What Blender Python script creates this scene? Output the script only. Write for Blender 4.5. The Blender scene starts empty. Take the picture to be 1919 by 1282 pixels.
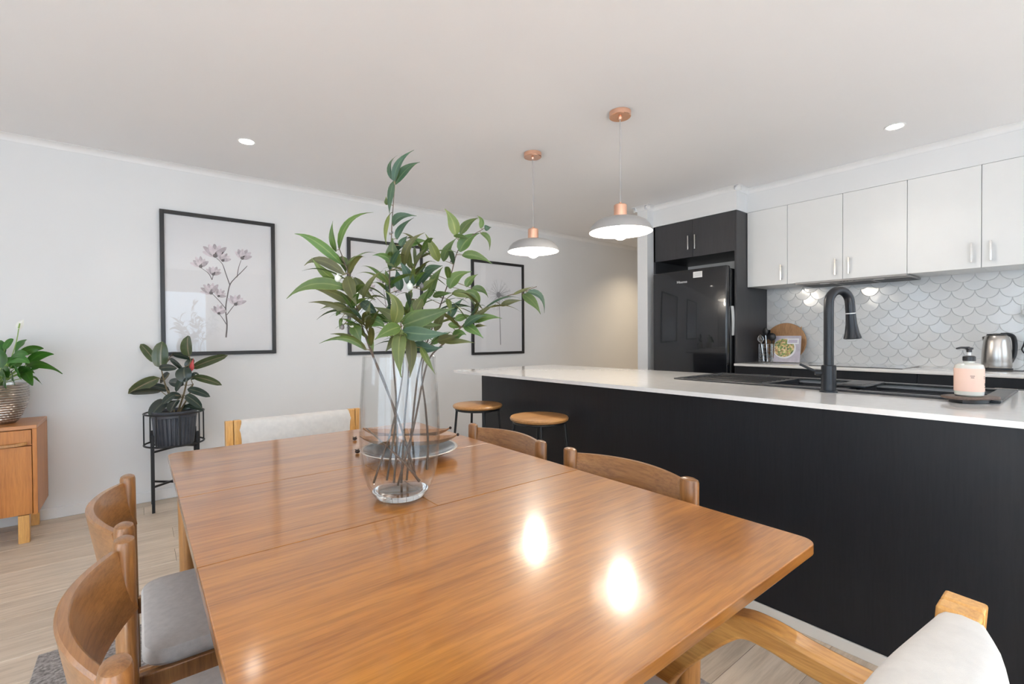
import bpy, bmesh, math, random
from mathutils import Vector, Matrix, noise

random.seed(7)
SC = bpy.context.scene
COL = SC.collection
PI = math.pi

# ------------------------------------------------------------------ camera
F_PX, YAW, PITCH, ROLL = 883.01, 0.670784, 0.011246, -0.006337
W_PX, H_PX, CXP, CYP = 1919.0, 1282.0, 959.5, 641.0
EYE = Vector((0, 0, 1.20))
FWD = Vector((math.sin(YAW) * math.cos(PITCH), math.cos(YAW) * math.cos(PITCH), -math.sin(PITCH)))
_r0 = Vector((math.cos(YAW), -math.sin(YAW), 0))
_u0 = _r0.cross(FWD)
RGT = _r0 * math.cos(ROLL) + _u0 * math.sin(ROLL)
UPV = -_r0 * math.sin(ROLL) + _u0 * math.cos(ROLL)
cam = bpy.data.cameras.new('camera')
cam.sensor_width = 36.0
cam.lens = 36.0 * F_PX / W_PX
cam.clip_start = 0.02
co = bpy.data.objects.new('camera', cam)
COL.objects.link(co)
M4 = Matrix((RGT, UPV, -FWD)).transposed().to_4x4()
M4.translation = EYE
co.matrix_world = M4
SC.camera = co

# ------------------------------------------------------------------ light
SC.view_settings.view_transform = 'Standard'
SC.view_settings.look = 'None'
SC.view_settings.gamma = 1.0
SC.view_settings.use_curve_mapping = False
SC.view_settings.exposure = 0.16
SC.cycles.use_denoising = True
SC.cycles.max_bounces = 10
SC.cycles.diffuse_bounces = 5
SC.cycles.glossy_bounces = 5
SC.cycles.transmission_bounces = 8
SC.cycles.transparent_max_bounces = 16
SC.cycles.caustics_reflective = False
SC.cycles.caustics_refractive = False
SC.cycles.sample_clamp_indirect = 6.0
SC.cycles.blur_glossy = 0.5

world = bpy.data.worlds.new('sky')
SC.world = world
world.use_nodes = True
bg = world.node_tree.nodes['Background']
bg.inputs[0].default_value = (0.68, 0.84, 1.0, 1)
bg.inputs[1].default_value = 4.0

bounce_sun = bpy.data.lights.new('bounce_sun', 'SUN')  # sun added so its unseen floor patch bounces light onto the ceiling
bounce_sun.energy, bounce_sun.color, bounce_sun.angle = 76.0, (0.94, 0.965, 1.0), 0.02
so_ = bpy.data.objects.new('bounce_sun', bounce_sun)
COL.objects.link(so_)
so_.rotation_euler = Vector((0.25, 0.55, -0.80)).to_track_quat('-Z', 'Y').to_euler()

# window openings: (a0, a1, z0, z1); left wall runs along y, rear wall along x
XL, YR, YW, XK, XH, ZC = -2.6, -2.2, 4.384, 4.757, 7.6, 2.519
LEFT_WIN = [(-1.5, 1.25, 0.05, 2.15), (2.0, 2.85, 1.0, 2.15)]
REAR_WIN = [(-1.9, 1.1, 0.05, 2.15), (2.5, 4.4, 1.02, 2.2)]


def portal(loc, rot, sx, sy):
    l = bpy.data.lights.new('window_daylight', 'AREA')
    l.shape = 'RECTANGLE'
    l.size, l.size_y = sx, sy
    l.cycles.is_portal = True
    o = bpy.data.objects.new('window_daylight', l)
    COL.objects.link(o)
    o.location, o.rotation_euler = loc, rot


for a0, a1, z0, z1 in LEFT_WIN:
    portal((XL - 0.13, (a0 + a1) / 2, (z0 + z1) / 2), (PI / 2, 0, -PI / 2), a1 - a0, z1 - z0)
for a0, a1, z0, z1 in REAR_WIN:
    portal(((a0 + a1) / 2, YR - 0.13, (z0 + z1) / 2), (PI / 2, 0, 0), a1 - a0, z1 - z0)


# ------------------------------------------------------------------ helpers
def at_depth(px, py, d):
    """world point on the sight line of a photo pixel, d metres in front of the lens"""
    return EYE + (FWD + RGT * ((px - CXP) / F_PX) - UPV * ((py - CYP) / F_PX)) * d


def tag(o, label=None, cat=None, group=None, kind=None):
    if label: o['label'] = label
    if cat: o['category'] = cat
    if group: o['group'] = group
    if kind: o['kind'] = kind
    return o


def thing(name, label, cat, loc=(0, 0, 0), rz=0.0, group=None):
    o = bpy.data.objects.new(name, None)
    COL.objects.link(o)
    o.empty_display_size = 0.05
    o.location = loc
    o.rotation_euler = (0, 0, rz)
    return tag(o, label, cat, group)


def root_of(o):
    while o.parent: o = o.parent
    return o


def link_mesh(name, me, m, parent=None):
    o = bpy.data.objects.new(name, me)
    COL.objects.link(o)
    if m is not None and not me.materials: me.materials.append(m)
    if parent is not None: o.parent = parent
    return o


def copy_tree(o, parent=None):
    c = o.copy()
    COL.objects.link(c)
    c.parent = parent
    for ch in list(o.children):
        copy_tree(ch, c)
    return c


class G:
    """collects shapes into one mesh"""

    def __init__(s):
        s.bm = bmesh.new()
        s.uv = None

    def box(s, x0, x1, y0, y1, z0, z1, bev=0.0, seg=2):
        r = bmesh.ops.create_cube(s.bm, size=1.0)
        vs = r['verts']
        for v in vs:
            v.co = Vector(((x0 + x1) / 2 + v.co.x * (x1 - x0), (y0 + y1) / 2 + v.co.y * (y1 - y0), (z0 + z1) / 2 + v.co.z * (z1 - z0)))
        if bev > 0:
            es = {e for v in vs for e in v.link_edges}
            bmesh.ops.bevel(s.bm, geom=list(es), offset=bev, segments=seg, profile=0.5, affect='EDGES')
        return s

    def lathe(s, prof, c=(0, 0, 0), n=32, fn=None):
        """prof: list of (r, z)"""
        c = Vector(c)
        rings = []
        for k, (r, z) in enumerate(prof):
            if r < 1e-6:
                rings.append([s.bm.verts.new(c + Vector((0, 0, z)))])
            else:
                ring = []
                for i in range(n):
                    a = 2 * PI * i / n
                    rr = r + (fn(k, i) if fn else 0)
                    ring.append(s.bm.verts.new(c + Vector((rr * math.cos(a), rr * math.sin(a), z))))
                rings.append(ring)
        for a, b in zip(rings, rings[1:]):
            for i in range(n):
                j = (i + 1) % n
                if len(a) == 1 and len(b) == 1: continue
                if len(a) == 1: s.bm.faces.new((a[0], b[j], b[i]))
                elif len(b) == 1: s.bm.faces.new((a[i], a[j], b[0]))
                else: s.bm.faces.new((a[i], a[j], b[j], b[i]))
        return s

    def tube(s, pts, r, n=8, cap=True, flat=None):
        """round (or flat=(wx,wy) elliptical) tube along pts; r number or list"""
        pts = [Vector(p) for p in pts]
        m = len(pts)
        rs = r if isinstance(r, (list, tuple)) else [r] * m
        rings = []
        t0 = (pts[1] - pts[0]).normalized()
        ref = Vector((0, 0, 1)) if abs(t0.z) < 0.9 else Vector((0, 1, 0))
        u = t0.cross(ref).normalized()
        for k in range(m):
            if k == 0: t = pts[1] - pts[0]
            elif k == m - 1: t = pts[-1] - pts[-2]
            else: t = (pts[k + 1] - pts[k]).normalized() + (pts[k] - pts[k - 1]).normalized()
            t.normalize()
            u = (u - t * u.dot(t)).normalized()
            v = t.cross(u)
            fu, fv = flat if flat else (1, 1)
            rings.append([s.bm.verts.new(pts[k] + (u * math.cos(2 * PI * i / n) * fu + v * math.sin(2 * PI * i / n) * fv) * rs[k]) for i in range(n)])
        for a, b in zip(rings, rings[1:]):
            for i in range(n):
                j = (i + 1) % n
                s.bm.faces.new((a[i], a[j], b[j], b[i]))
        if cap:
            s.bm.faces.new(rings[0][::-1])
            s.bm.faces.new(rings[-1])
        return s

    def strip(s, pts, w, h, wdir):
        """rectangular bar swept along pts; w along wdir, h across"""
        pts = [Vector(p) for p in pts]
        wd = Vector(wdir).normalized()
        rings = []
        for k in range(len(pts)):
            a = pts[max(k - 1, 0)]
            b = pts[min(k + 1, len(pts) - 1)]
            t = (b - a).normalized()
            hd = t.cross(wd).normalized()
            rings.append([s.bm.verts.new(pts[k] + wd * (w / 2 * i) + hd * (h / 2 * j)) for i, j in ((-1, -1), (1, -1), (1, 1), (-1, 1))])
        for a, b in zip(rings, rings[1:]):
            for i in range(4):
                j = (i + 1) % 4
                s.bm.faces.new((a[i], a[j], b[j], b[i]))
        s.bm.faces.new(rings[0][::-1])
        s.bm.faces.new(rings[-1])
        return s

    def prism(s, poly, d, origin=(0, 0, 0), ax=(1, 0, 0), ay=(0, 1, 0)):
        """polygon extruded by d along ax x ay"""
        o, ax, ay = Vector(origin), Vector(ax), Vector(ay)
        n = ax.cross(ay).normalized() * d
        lo = [s.bm.verts.new(o + ax * p[0] + ay * p[1]) for p in poly]
        hi = [s.bm.verts.new(o + ax * p[0] + ay * p[1] + n) for p in poly]
        s.bm.faces.new(lo[::-1])
        s.bm.faces.new(hi)
        m = len(poly)
        for i in range(m):
            j = (i + 1) % m
            s.bm.faces.new((lo[i], lo[j], hi[j], hi[i]))
        return s

    def ball(s, c, r, u=12, v=8, sc=(1, 1, 1)):
        rr = bmesh.ops.create_uvsphere(s.bm, u_segments=u, v_segments=v, radius=1.0)
        for q in rr['verts']:
            q.co = Vector(c) + Vector((q.co.x * r * sc[0], q.co.y * r * sc[1], q.co.z * r * sc[2]))
        return s

    def grid(s, rows):
        vs = [[s.bm.verts.new(p) for p in r] for r in rows]
        for a, b in zip(vs, vs[1:]):
            for i in range(len(a) - 1):
                s.bm.faces.new((a[i], a[i + 1], b[i + 1], b[i]))
        return s

    def build(s, name, m, parent=None, smooth=True, bev=0.0, seg=2, world=True, normals=True):
        if world and parent is not None:
            off = root_of(parent).location
            bmesh.ops.translate(s.bm, verts=s.bm.verts, vec=-Vector(off))
        if normals: bmesh.ops.recalc_face_normals(s.bm, faces=s.bm.faces)
        me = bpy.data.meshes.new(name)
        s.bm.to_mesh(me)
        s.bm.free()
        if smooth:
            me.shade_smooth()
            try: me.set_sharp_from_angle(angle=math.radians(38))
            except Exception: pass
        o = link_mesh(name, me, m, parent)
        if bev > 0:
            b = o.modifiers.new('bevel', 'BEVEL')
            b.width, b.segments, b.limit_method, b.angle_limit = bev, seg, 'ANGLE', math.radians(40)
        return o


def bez(p0, p1, p2, n):
    p0, p1, p2 = Vector(p0), Vector(p1), Vector(p2)
    return [p0 * (1 - t) ** 2 + p1 * 2 * t * (1 - t) + p2 * t * t for t in [i / n for i in range(n + 1)]]


def spline(pts, n=6):
    """Catmull-Rom through pts"""
    P = [Vector(p) for p in pts]
    P = [P[0] * 2 - P[1]] + P + [P[-1] * 2 - P[-2]]
    out = []
    for i in range(1, len(P) - 2):
        for k in range(n):
            t = k / n
            a, b, c, d = P[i - 1], P[i], P[i + 1], P[i + 2]
            out.append(0.5 * ((2 * b) + (c - a) * t + (2 * a - 5 * b + 4 * c - d) * t * t + (3 * b - a - 3 * c + d) * t ** 3))
    out.append(P[-2].copy())
    return out


# ------------------------------------------------------------------ materials
def new_mat(name):
    m = bpy.data.materials.new(name)
    m.use_nodes = True
    nt = m.node_tree
    return m, nt, nt.nodes['Principled BSDF']


def setp(p, **k):
    names = dict(color='Base Color', metal='Metallic', rough='Roughness', ior='IOR', coat='Coat Weight', coatr='Coat Roughness', trans='Transmission Weight', emit='Emission Strength', emitc='Emission Color', spec='Specular IOR Level', sheen='Sheen Weight', sss='Subsurface Weight')
    for a, v in k.items():
        if a in ('color', 'emitc') and len(v) == 3: v = (*v, 1)
        p.inputs[names[a]].default_value = v


def node(nt, t, **k):
    n = nt.nodes.new(t)
    for a, v in k.items(): setattr(n, a, v)
    return n


def coords(nt, scale=(1, 1, 1), kind='Object', rot=(0, 0, 0)):
    tc = node(nt, 'ShaderNodeTexCoord')
    mp = node(nt, 'ShaderNodeMapping')
    mp.inputs['Scale'].default_value = scale
    mp.inputs['Rotation'].default_value = rot
    nt.links.new(tc.outputs[kind], mp.inputs[0])
    return mp.outputs[0]


def ramp(nt, fac, stops):
    r = node(nt, 'ShaderNodeValToRGB')
    e = r.color_ramp.elements
    while len(e) < len(stops): e.new(0.5)
    for q, (p, c) in zip(e, stops):
        q.position = p
        q.color = (*c, 1)
    nt.links.new(fac, r.inputs[0])
    return r.outputs[0]


def bump(nt, p, h, s=0.2, d=0.01):
    b = node(nt, 'ShaderNodeBump')
    b.inputs['Strength'].default_value = s
    b.inputs['Distance'].default_value = d
    nt.links.new(h, b.inputs['Height'])
    nt.links.new(b.outputs[0], p.inputs['Normal'])
    return b


def noise_tex(nt, vec, scale, detail=4, rough=0.55):
    n = node(nt, 'ShaderNodeTexNoise')
    n.inputs['Scale'].default_value = scale
    n.inputs['Detail'].default_value = detail
    n.inputs['Roughness'].default_value = rough
    nt.links.new(vec, n.inputs['Vector'])
    return n.outputs['Fac']


def mixc(nt, fac, a, b, mode='MIX'):
    m = node(nt, 'ShaderNodeMix', data_type='RGBA', blend_type=mode)
    for sock, v in ((m.inputs[0], fac), (m.inputs[6], a), (m.inputs[7], b)):
        if hasattr(v, 'is_linked') or isinstance(v, bpy.types.NodeSocket): nt.links.new(v, sock)
        else: sock.default_value = v if not isinstance(v, tuple) else (*v[:3], 1)
    return m.outputs[2]


def plain(name, color, rough=0.5, metal=0.0, var=0.06, scale=6.0, bmp=0.0, bscale=60, **k):
    """even colour with a little procedural unevenness"""
    m, nt, p = new_mat(name)
    v = coords(nt)
    f = noise_tex(nt, v, scale, 3)
    lo = tuple(max(0, c * (1 - var)) for c in color)
    hi = tuple(min(1, c * (1 + var)) for c in color)
    nt.links.new(ramp(nt, f, [(0.3, lo), (0.7, hi)]), p.inputs['Base Color'])
    setp(p, rough=rough, metal=metal, **k)
    if bmp > 0: bump(nt, p, noise_tex(nt, v, bscale, 3), bmp, 0.004)
    return m


def wood(name, dark, mid, light, axis='x', scale=1.0, rough=0.4, coat=0.0, coatr=0.1, bmp=0.05, per_object=0.0):
    m, nt, p = new_mat(name)
    long, cross = 0.9 * scale, 14.0 * scale
    sc = {'x': (long, cross, cross), 'y': (cross, long, cross), 'z': (cross, cross, long)}[axis]
    v = coords(nt, sc)
    if per_object:
        oi = node(nt, 'ShaderNodeObjectInfo')
        ml = node(nt, 'ShaderNodeMath', operation='MULTIPLY')
        ml.inputs[1].default_value = 37.0
        nt.links.new(oi.outputs['Random'], ml.inputs[0])
        ad = node(nt, 'ShaderNodeVectorMath', operation='ADD')
        nt.links.new(v, ad.inputs[0])
        nt.links.new(ml.outputs[0], ad.inputs[1])
        v = ad.outputs[0]
    f1 = noise_tex(nt, v, 1.1, 6, 0.6)
    v2 = node(nt, 'ShaderNodeVectorMath', operation='SCALE')
    v2.inputs['Scale'].default_value = 5.0
    nt.links.new(v, v2.inputs[0])
    f2 = noise_tex(nt, v2.outputs[0], 1.6, 3, 0.7)
    c = ramp(nt, f1, [(0.28, dark), (0.5, mid), (0.74, light)])
    c = mixc(nt, 0.35, c, ramp(nt, f2, [(0.35, tuple(x * 0.72 for x in dark)), (0.6, light)]))
    if per_object:
        mr = node(nt, 'ShaderNodeMapRange')
        mr.inputs[3].default_value, mr.inputs[4].default_value = 1 - per_object, 1 + per_object * 0.5
        nt.links.new(oi.outputs['Random'], mr.inputs[0])
        hs = node(nt, 'ShaderNodeHueSaturation')
        nt.links.new(mr.outputs[0], hs.inputs['Value'])
        nt.links.new(c, hs.inputs['Color'])
        c = hs.outputs[0]
    nt.links.new(c, p.inputs['Base Color'])
    setp(p, rough=rough, coat=coat, coatr=coatr)
    if bmp: bump(nt, p, f2, bmp, 0.002)
    return m


def thin_glass(name, tint=(1, 1, 1), rough=0.0, ior=1.45, boost=1.0):
    m = bpy.data.materials.new(name)
    m.use_nodes = True
    nt = m.node_tree
    nt.nodes.clear()
    out = node(nt, 'ShaderNodeOutputMaterial')
    tr = node(nt, 'ShaderNodeBsdfTransparent')
    tr.inputs[0].default_value = (*tint, 1)
    gl = node(nt, 'ShaderNodeBsdfGlossy')
    gl.inputs['Roughness'].default_value = rough
    lw = node(nt, 'ShaderNodeLayerWeight')
    lw.inputs[0].default_value = 0.5
    pw = node(nt, 'ShaderNodeMath', operation='POWER')
    pw.inputs[1].default_value = 5.0
    nt.links.new(lw.outputs['Facing'], pw.inputs[0])
    f0 = ((ior - 1) / (ior + 1)) ** 2
    ma = node(nt, 'ShaderNodeMath', operation='MULTIPLY_ADD', use_clamp=True)
    ma.inputs[1].default_value, ma.inputs[2].default_value = (1 - f0) * boost, f0
    nt.links.new(pw.outputs[0], ma.inputs[0])
    mx = node(nt, 'ShaderNodeMixShader')
    nt.links.new(ma.outputs[0], mx.inputs[0])
    nt.links.new(tr.outputs[0], mx.inputs[1])
    nt.links.new(gl.outputs[0], mx.inputs[2])
    nt.links.new(mx.outputs[0], out.inputs[0])
    return m


def leaf_mat(name, edge, body, rib, rough=0.45, var=0.25, coat=0.0):
    m, nt, p = new_mat(name)
    tc = node(nt, 'ShaderNodeTexCoord')
    sx = node(nt, 'ShaderNodeSeparateXYZ')
    nt.links.new(tc.outputs['UV'], sx.inputs[0])
    a = node(nt, 'ShaderNodeMath', operation='SUBTRACT')
    a.inputs[1].default_value = 0.5
    nt.links.new(sx.outputs[0], a.inputs[0])
    b = node(nt, 'ShaderNodeMath', operation='ABSOLUTE')
    nt.links.new(a.outputs[0], b.inputs[0])
    c = ramp(nt, b.outputs[0], [(0.0, rib), (0.07, body), (0.38, body), (0.5, edge)])
    f = noise_tex(nt, coords(nt), 22, 3)
    c = mixc(nt, 0.35, c, ramp(nt, f, [(0.35, tuple(x * 0.6 for x in body)), (0.7, edge)]))
    oi = node(nt, 'ShaderNodeObjectInfo')
    hs = node(nt, 'ShaderNodeHueSaturation')
    mr = node(nt, 'ShaderNodeMapRange')
    mr.inputs[3].default_value, mr.inputs[4].default_value = 1 - var, 1 + var
    nt.links.new(oi.outputs['Random'], mr.inputs[0])
    nt.links.new(mr.outputs[0], hs.inputs['Value'])
    mh = node(nt, 'ShaderNodeMapRange')
    mh.inputs[3].default_value, mh.inputs[4].default_value = 0.485, 0.515
    fr = node(nt, 'ShaderNodeMath', operation='FRACT')
    m7 = node(nt, 'ShaderNodeMath', operation='MULTIPLY')
    m7.inputs[1].default_value = 7.3
    nt.links.new(oi.outputs['Random'], m7.inputs[0])
    nt.links.new(m7.outputs[0], fr.inputs[0])
    nt.links.new(fr.outputs[0], mh.inputs[0])
    nt.links.new(mh.outputs[0], hs.inputs['Hue'])
    nt.links.new(c, hs.inputs['Color'])
    nt.links.new(hs.outputs[0], p.inputs['Base Color'])
    setp(p, rough=rough, coat=coat, coatr=0.15)
    tl = node(nt, 'ShaderNodeBsdfTranslucent')
    nt.links.new(hs.outputs[0], tl.inputs[0])
    mx = node(nt, 'ShaderNodeMixShader')
    mx.inputs[0].default_value = 0.22
    out = nt.nodes['Material Output']
    nt.links.new(p.outputs[0], mx.inputs[1])
    nt.links.new(tl.outputs[0], mx.inputs[2])
    nt.links.new(mx.outputs[0], out.inputs[0])
    return m


def emitter(name, color, s):
    m, nt, p = new_mat(name)
    setp(p, color=color, emitc=color, emit=s)
    return m


MT = {}
MT['wall'] = plain('wall_paint', (0.765, 0.77, 0.775), 0.55, var=0.015, scale=1.5, bmp=0.03, bscale=180)
MT['ceiling'] = plain('ceiling_paint', (0.845, 0.845, 0.86), 0.6, var=0.012, scale=1.0)
MT['trim'] = plain('trim_paint', (0.80, 0.80, 0.80), 0.35, var=0.02)
MT['skirt'] = plain('skirting_paint', (0.74, 0.70, 0.64), 0.4, var=0.04)
MT['plank'] = wood('pale_oak_plank', (0.50, 0.39, 0.29), (0.66, 0.54, 0.42), (0.76, 0.65, 0.53), 'x', 0.55, 0.42, bmp=0.06, per_object=0.13)
MT['underfloor'] = plain('plank_joint', (0.22, 0.17, 0.12), 0.8)
MT['teak'] = wood('glossy_teak', (0.20, 0.060, 0.007), (0.385, 0.140, 0.018), (0.50, 0.210, 0.036), 'x', 0.8, 0.34, 0.95, 0.12, 0.14)
MT['teak_leg'] = wood('teak_leg', (0.26, 0.11, 0.03), (0.40, 0.18, 0.05), (0.50, 0.25, 0.08), 'z', 1.2, 0.4, 0.3, 0.2)
MT['side_teak'] = wood('sideboard_teak', (0.34, 0.11, 0.015), (0.46, 0.165, 0.027), (0.54, 0.215, 0.043), 'z', 0.9, 0.42, 0.15, 0.25)
MT['side_teak_h'] = wood('sideboard_top_teak', (0.33, 0.11, 0.025), (0.45, 0.17, 0.045), (0.53, 0.23, 0.07), 'x', 0.9, 0.35, 0.3, 0.2)
MT['chair_wood'] = wood('chair_timber', (0.15, 0.058, 0.015), (0.25, 0.105, 0.030), (0.35, 0.165, 0.052), 'z', 1.4, 0.35, 0.4, 0.18)
MT['chair_slat'] = wood('chair_back_veneer', (0.16, 0.062, 0.016), (0.27, 0.115, 0.033), (0.38, 0.18, 0.058), 'y', 1.2, 0.35, 0.4, 0.18)
MT['bent'] = wood('bentwood_oak', (0.44, 0.19, 0.045), (0.62, 0.31, 0.08), (0.74, 0.42, 0.13), 'y', 1.4, 0.35, 0.4, 0.15)
MT['bent_post'] = wood('bentwood_post', (0.46, 0.21, 0.05), (0.64, 0.33, 0.09), (0.74, 0.42, 0.13), 'z', 1.4, 0.38, 0.3, 0.15)
MT['stool_wood'] = wood('stool_seat_timber', (0.28, 0.12, 0.035), (0.42, 0.20, 0.065), (0.52, 0.28, 0.10), 'x', 1.0, 0.4, 0.25, 0.2)
MT['grey_fabric'] = plain('grey_seat_fabric', (0.47, 0.44, 0.42), 0.9, var=0.08, scale=60, bmp=0.2, bscale=900, sheen=0.2)
MT['cream_fabric'] = plain('cream_fabric', (0.70, 0.67, 0.63), 0.9, var=0.05, scale=40, bmp=0.2, bscale=900, sheen=0.2)
MT['black_metal'] = plain('black_steel', (0.012, 0.013, 0.015), 0.4, 0.2)
MT['black_panel'] = wood('black_cabinet_board', (0.0075, 0.0085, 0.011), (0.0095, 0.0105, 0.0135), (0.012, 0.0135, 0.017), 'z', 1.0, 0.38, 0.0, 0.2, 0.015)
MT['black_panel'].node_tree.nodes['Principled BSDF'].inputs['Specular IOR Level'].default_value = 0.36
MT['tower_panel'] = wood('charcoal_cabinet_board', (0.029, 0.029, 0.032), (0.033, 0.033, 0.037), (0.038, 0.038, 0.042), 'z', 1.0, 0.45, bmp=0.01)
MT['white_cab'] = plain('white_cabinet_laminate', (0.80, 0.80, 0.79), 0.32, var=0.01)
MT['stone'] = plain('white_stone', (0.80, 0.775, 0.75), 0.12, var=0.025, scale=30, coat=0.3)
MT['fridge'] = plain('black_fridge_steel', (0.010, 0.011, 0.014), 0.2, 0.3, coat=0.6)
MT['fridge_side'] = plain('black_fridge_plastic', (0.006, 0.006, 0.007), 0.45)
MT['chrome'] = plain('brushed_nickel', (0.75, 0.72, 0.68), 0.22, 1.0, var=0.05)
MT['steel'] = plain('brushed_steel', (0.62, 0.60, 0.58), 0.2, 1.0, var=0.06, scale=3)
MT['kettle_steel'] = plain('kettle_brushed_steel', (0.50, 0.47, 0.44), 0.26, 1.0, var=0.06, scale=3)
MT['hood_grey'] = plain('hood_satin_grey', (0.30, 0.29, 0.285), 0.45, 0.3, var=0.05)
MT['copper'] = plain('brushed_copper', (0.84, 0.50, 0.36), 0.25, 0.9, var=0.07)
MT['shade_out'] = plain('lamp_shade_grey', (0.36, 0.355, 0.35), 0.4, var=0.02)
MT['shade_in'] = plain('lamp_shade_white', (0.85, 0.84, 0.82), 0.5, var=0.02)
MT['cord'] = plain('grey_flex', (0.45, 0.43, 0.42), 0.6)
MT['bulb'] = emitter('warm_bulb', (1.0, 0.93, 0.82), 30.0)
MT['downlight'] = emitter('downlight_lens', (1.0, 0.93, 0.84), 25.0)
MT['frame_black'] = plain('picture_frame_black', (0.012, 0.012, 0.013), 0.35)
MT['paper'] = plain('print_paper', (0.78, 0.78, 0.80), 0.7, var=0.02, scale=2.5)
MT['pane'] = thin_glass('thin_pane')
MT['vase_glass'] = thin_glass('vase_glass', (0.985, 0.99, 0.99), 0.0, 1.5, 0.75)
_m, _nt, _p = new_mat('vase_base_glass')
setp(_p, color=(0.97, 0.985, 0.985), rough=0.0, trans=1.0, ior=1.48)
MT['solid_glass'] = _m
MT['ink_stem'] = plain('ink_brown', (0.13, 0.115, 0.12), 0.8, var=0.2, scale=40)
MT['ink_petal'] = plain('ink_mauve', (0.47, 0.42, 0.46), 0.8, var=0.3, scale=45)
MT['ink_petal_l'] = plain('ink_pale_mauve', (0.66, 0.60, 0.64), 0.8, var=0.2, scale=45)
MT['ink_grey'] = plain('ink_grey', (0.22, 0.22, 0.235), 0.8)
MT['ink_lgrey'] = plain('ink_light_grey', (0.50, 0.50, 0.52), 0.8)
MT['grout'] = plain('tile_grout', (0.70, 0.695, 0.69), 0.8)
MT['ceramic'] = plain('plate_glaze', (0.60, 0.55, 0.48), 0.25, var=0.12, scale=14, coat=0.5)
MT['ceramic_in'] = plain('plate_inner_glaze', (0.25, 0.29, 0.31), 0.15, var=0.25, scale=9, coat=0.6)
MT['dish_wood'] = wood('dish_timber', (0.20, 0.085, 0.035), (0.32, 0.15, 0.065), (0.43, 0.22, 0.10), 'x', 1.6, 0.35, 0.5, 0.15)
MT['seed'] = plain('dried_pod', (0.035, 0.018, 0.012), 0.7)
MT['twig'] = plain('twig_bark', (0.10, 0.072, 0.055), 0.75, var=0.3, scale=60)
MT['twig_green'] = plain('young_stem', (0.16, 0.12, 0.06), 0.6, var=0.3, scale=50)
MT['euc'] = leaf_mat('eucalyptus_leaf', (0.115, 0.185, 0.036), (0.060, 0.118, 0.024), (0.21, 0.25, 0.10), 0.42, 0.3)
MT['euc_teal'] = leaf_mat('eucalyptus_leaf_teal', (0.075, 0.13, 0.068), (0.038, 0.088, 0.052), (0.15, 0.22, 0.12), 0.42, 0.25)
MT['euc_brown'] = leaf_mat('eucalyptus_leaf_olive', (0.13, 0.145, 0.040), (0.082, 0.090, 0.026), (0.17, 0.19, 0.06), 0.48, 0.25)
MT['euc_lime'] = leaf_mat('eucalyptus_leaf_lime', (0.18, 0.215, 0.05), (0.105, 0.155, 0.036), (0.28, 0.31, 0.11), 0.42, 0.2)
MT['rubber'] = leaf_mat('rubber_leaf', (0.035, 0.05, 0.035), (0.022, 0.04, 0.03), (0.16, 0.17, 0.11), 0.22, 0.35, 0.3)
MT['rubber_g'] = leaf_mat('rubber_leaf_green', (0.11, 0.13, 0.05), (0.06, 0.09, 0.035), (0.38, 0.30, 0.20), 0.22, 0.2, 0.3)
MT['lily'] = leaf_mat('peace_lily_leaf', (0.06, 0.20, 0.02), (0.035, 0.15, 0.015), (0.09, 0.26, 0.04), 0.35, 0.35, 0.15)
MT['lily_white'] = plain('spathe_white', (0.82, 0.82, 0.76), 0.5)
MT['lily_stem'] = plain('lily_stalk', (0.25, 0.38, 0.10), 0.5)
MT['red_shoot'] = plain('rubber_shoot_red', (0.45, 0.05, 0.05), 0.4)
MT['bud_white'] = plain('gum_bud_white', (0.62, 0.64, 0.58), 0.7)
MT['bud_grey'] = plain('gum_nut_grey', (0.16, 0.15, 0.15), 0.7, var=0.3, scale=80)
MT['soil'] = plain('potting_soil', (0.025, 0.018, 0.012), 0.95, bmp=0.5, bscale=70)
MT['pot_silver'] = plain('hammered_silver', (0.46, 0.42, 0.38), 0.28, 0.95, var=0.12, scale=10)
MT['pot_grey'] = plain('slate_pot', (0.060, 0.068, 0.085), 0.45, var=0.2, scale=12)
MT['sink'] = plain('black_granite', (0.020, 0.021, 0.024), 0.32, var=0.35, scale=300)
MT['tap'] = plain('matte_black_tap', (0.018, 0.020, 0.024), 0.3, 0.4)
MT['white_ring'] = plain('white_ring', (0.7, 0.7, 0.7), 0.4)
MT['soap_bottle'] = plain('soap_bottle_clear', (0.72, 0.70, 0.64), 0.18, var=0.03, sss=0.1)
MT['soap_label'] = plain('soap_label_peach', (0.86, 0.60, 0.49), 0.5, var=0.04)
MT['black_plastic'] = plain('black_plastic', (0.012, 0.012, 0.014), 0.35)
MT['dark_wood'] = wood('dark_tray_timber', (0.05, 0.03, 0.022), (0.10, 0.065, 0.05), (0.16, 0.11, 0.085), 'y', 1.5, 0.45)
MT['board_wood'] = wood('chopping_board_acacia', (0.22, 0.10, 0.04), (0.38, 0.19, 0.08), (0.52, 0.30, 0.14), 'z', 1.2, 0.45)
MT['cooktop'] = plain('ceramic_glass_cooktop', (0.03, 0.03, 0.032), 0.08, coat=1.0)
MT['white_plastic'] = plain('white_plastic', (0.78, 0.78, 0.77), 0.35)
MT['rug'] = plain('woven_grey_rug', (0.27, 0.245, 0.235), 0.95, var=0.55, scale=75, bmp=0.6, bscale=140)
MT['ink'] = plain('black_ink', (0.03, 0.03, 0.035), 0.7)
MT['ink_violet'] = plain('violet_ink', (0.30, 0.22, 0.42), 0.7)
MT['logo'] = plain('silver_logo', (0.75, 0.75, 0.76), 0.35)


# ------------------------------------------------------------------ room shell
def struct(o):
    o['kind'] = 'structure'
    return o


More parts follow.
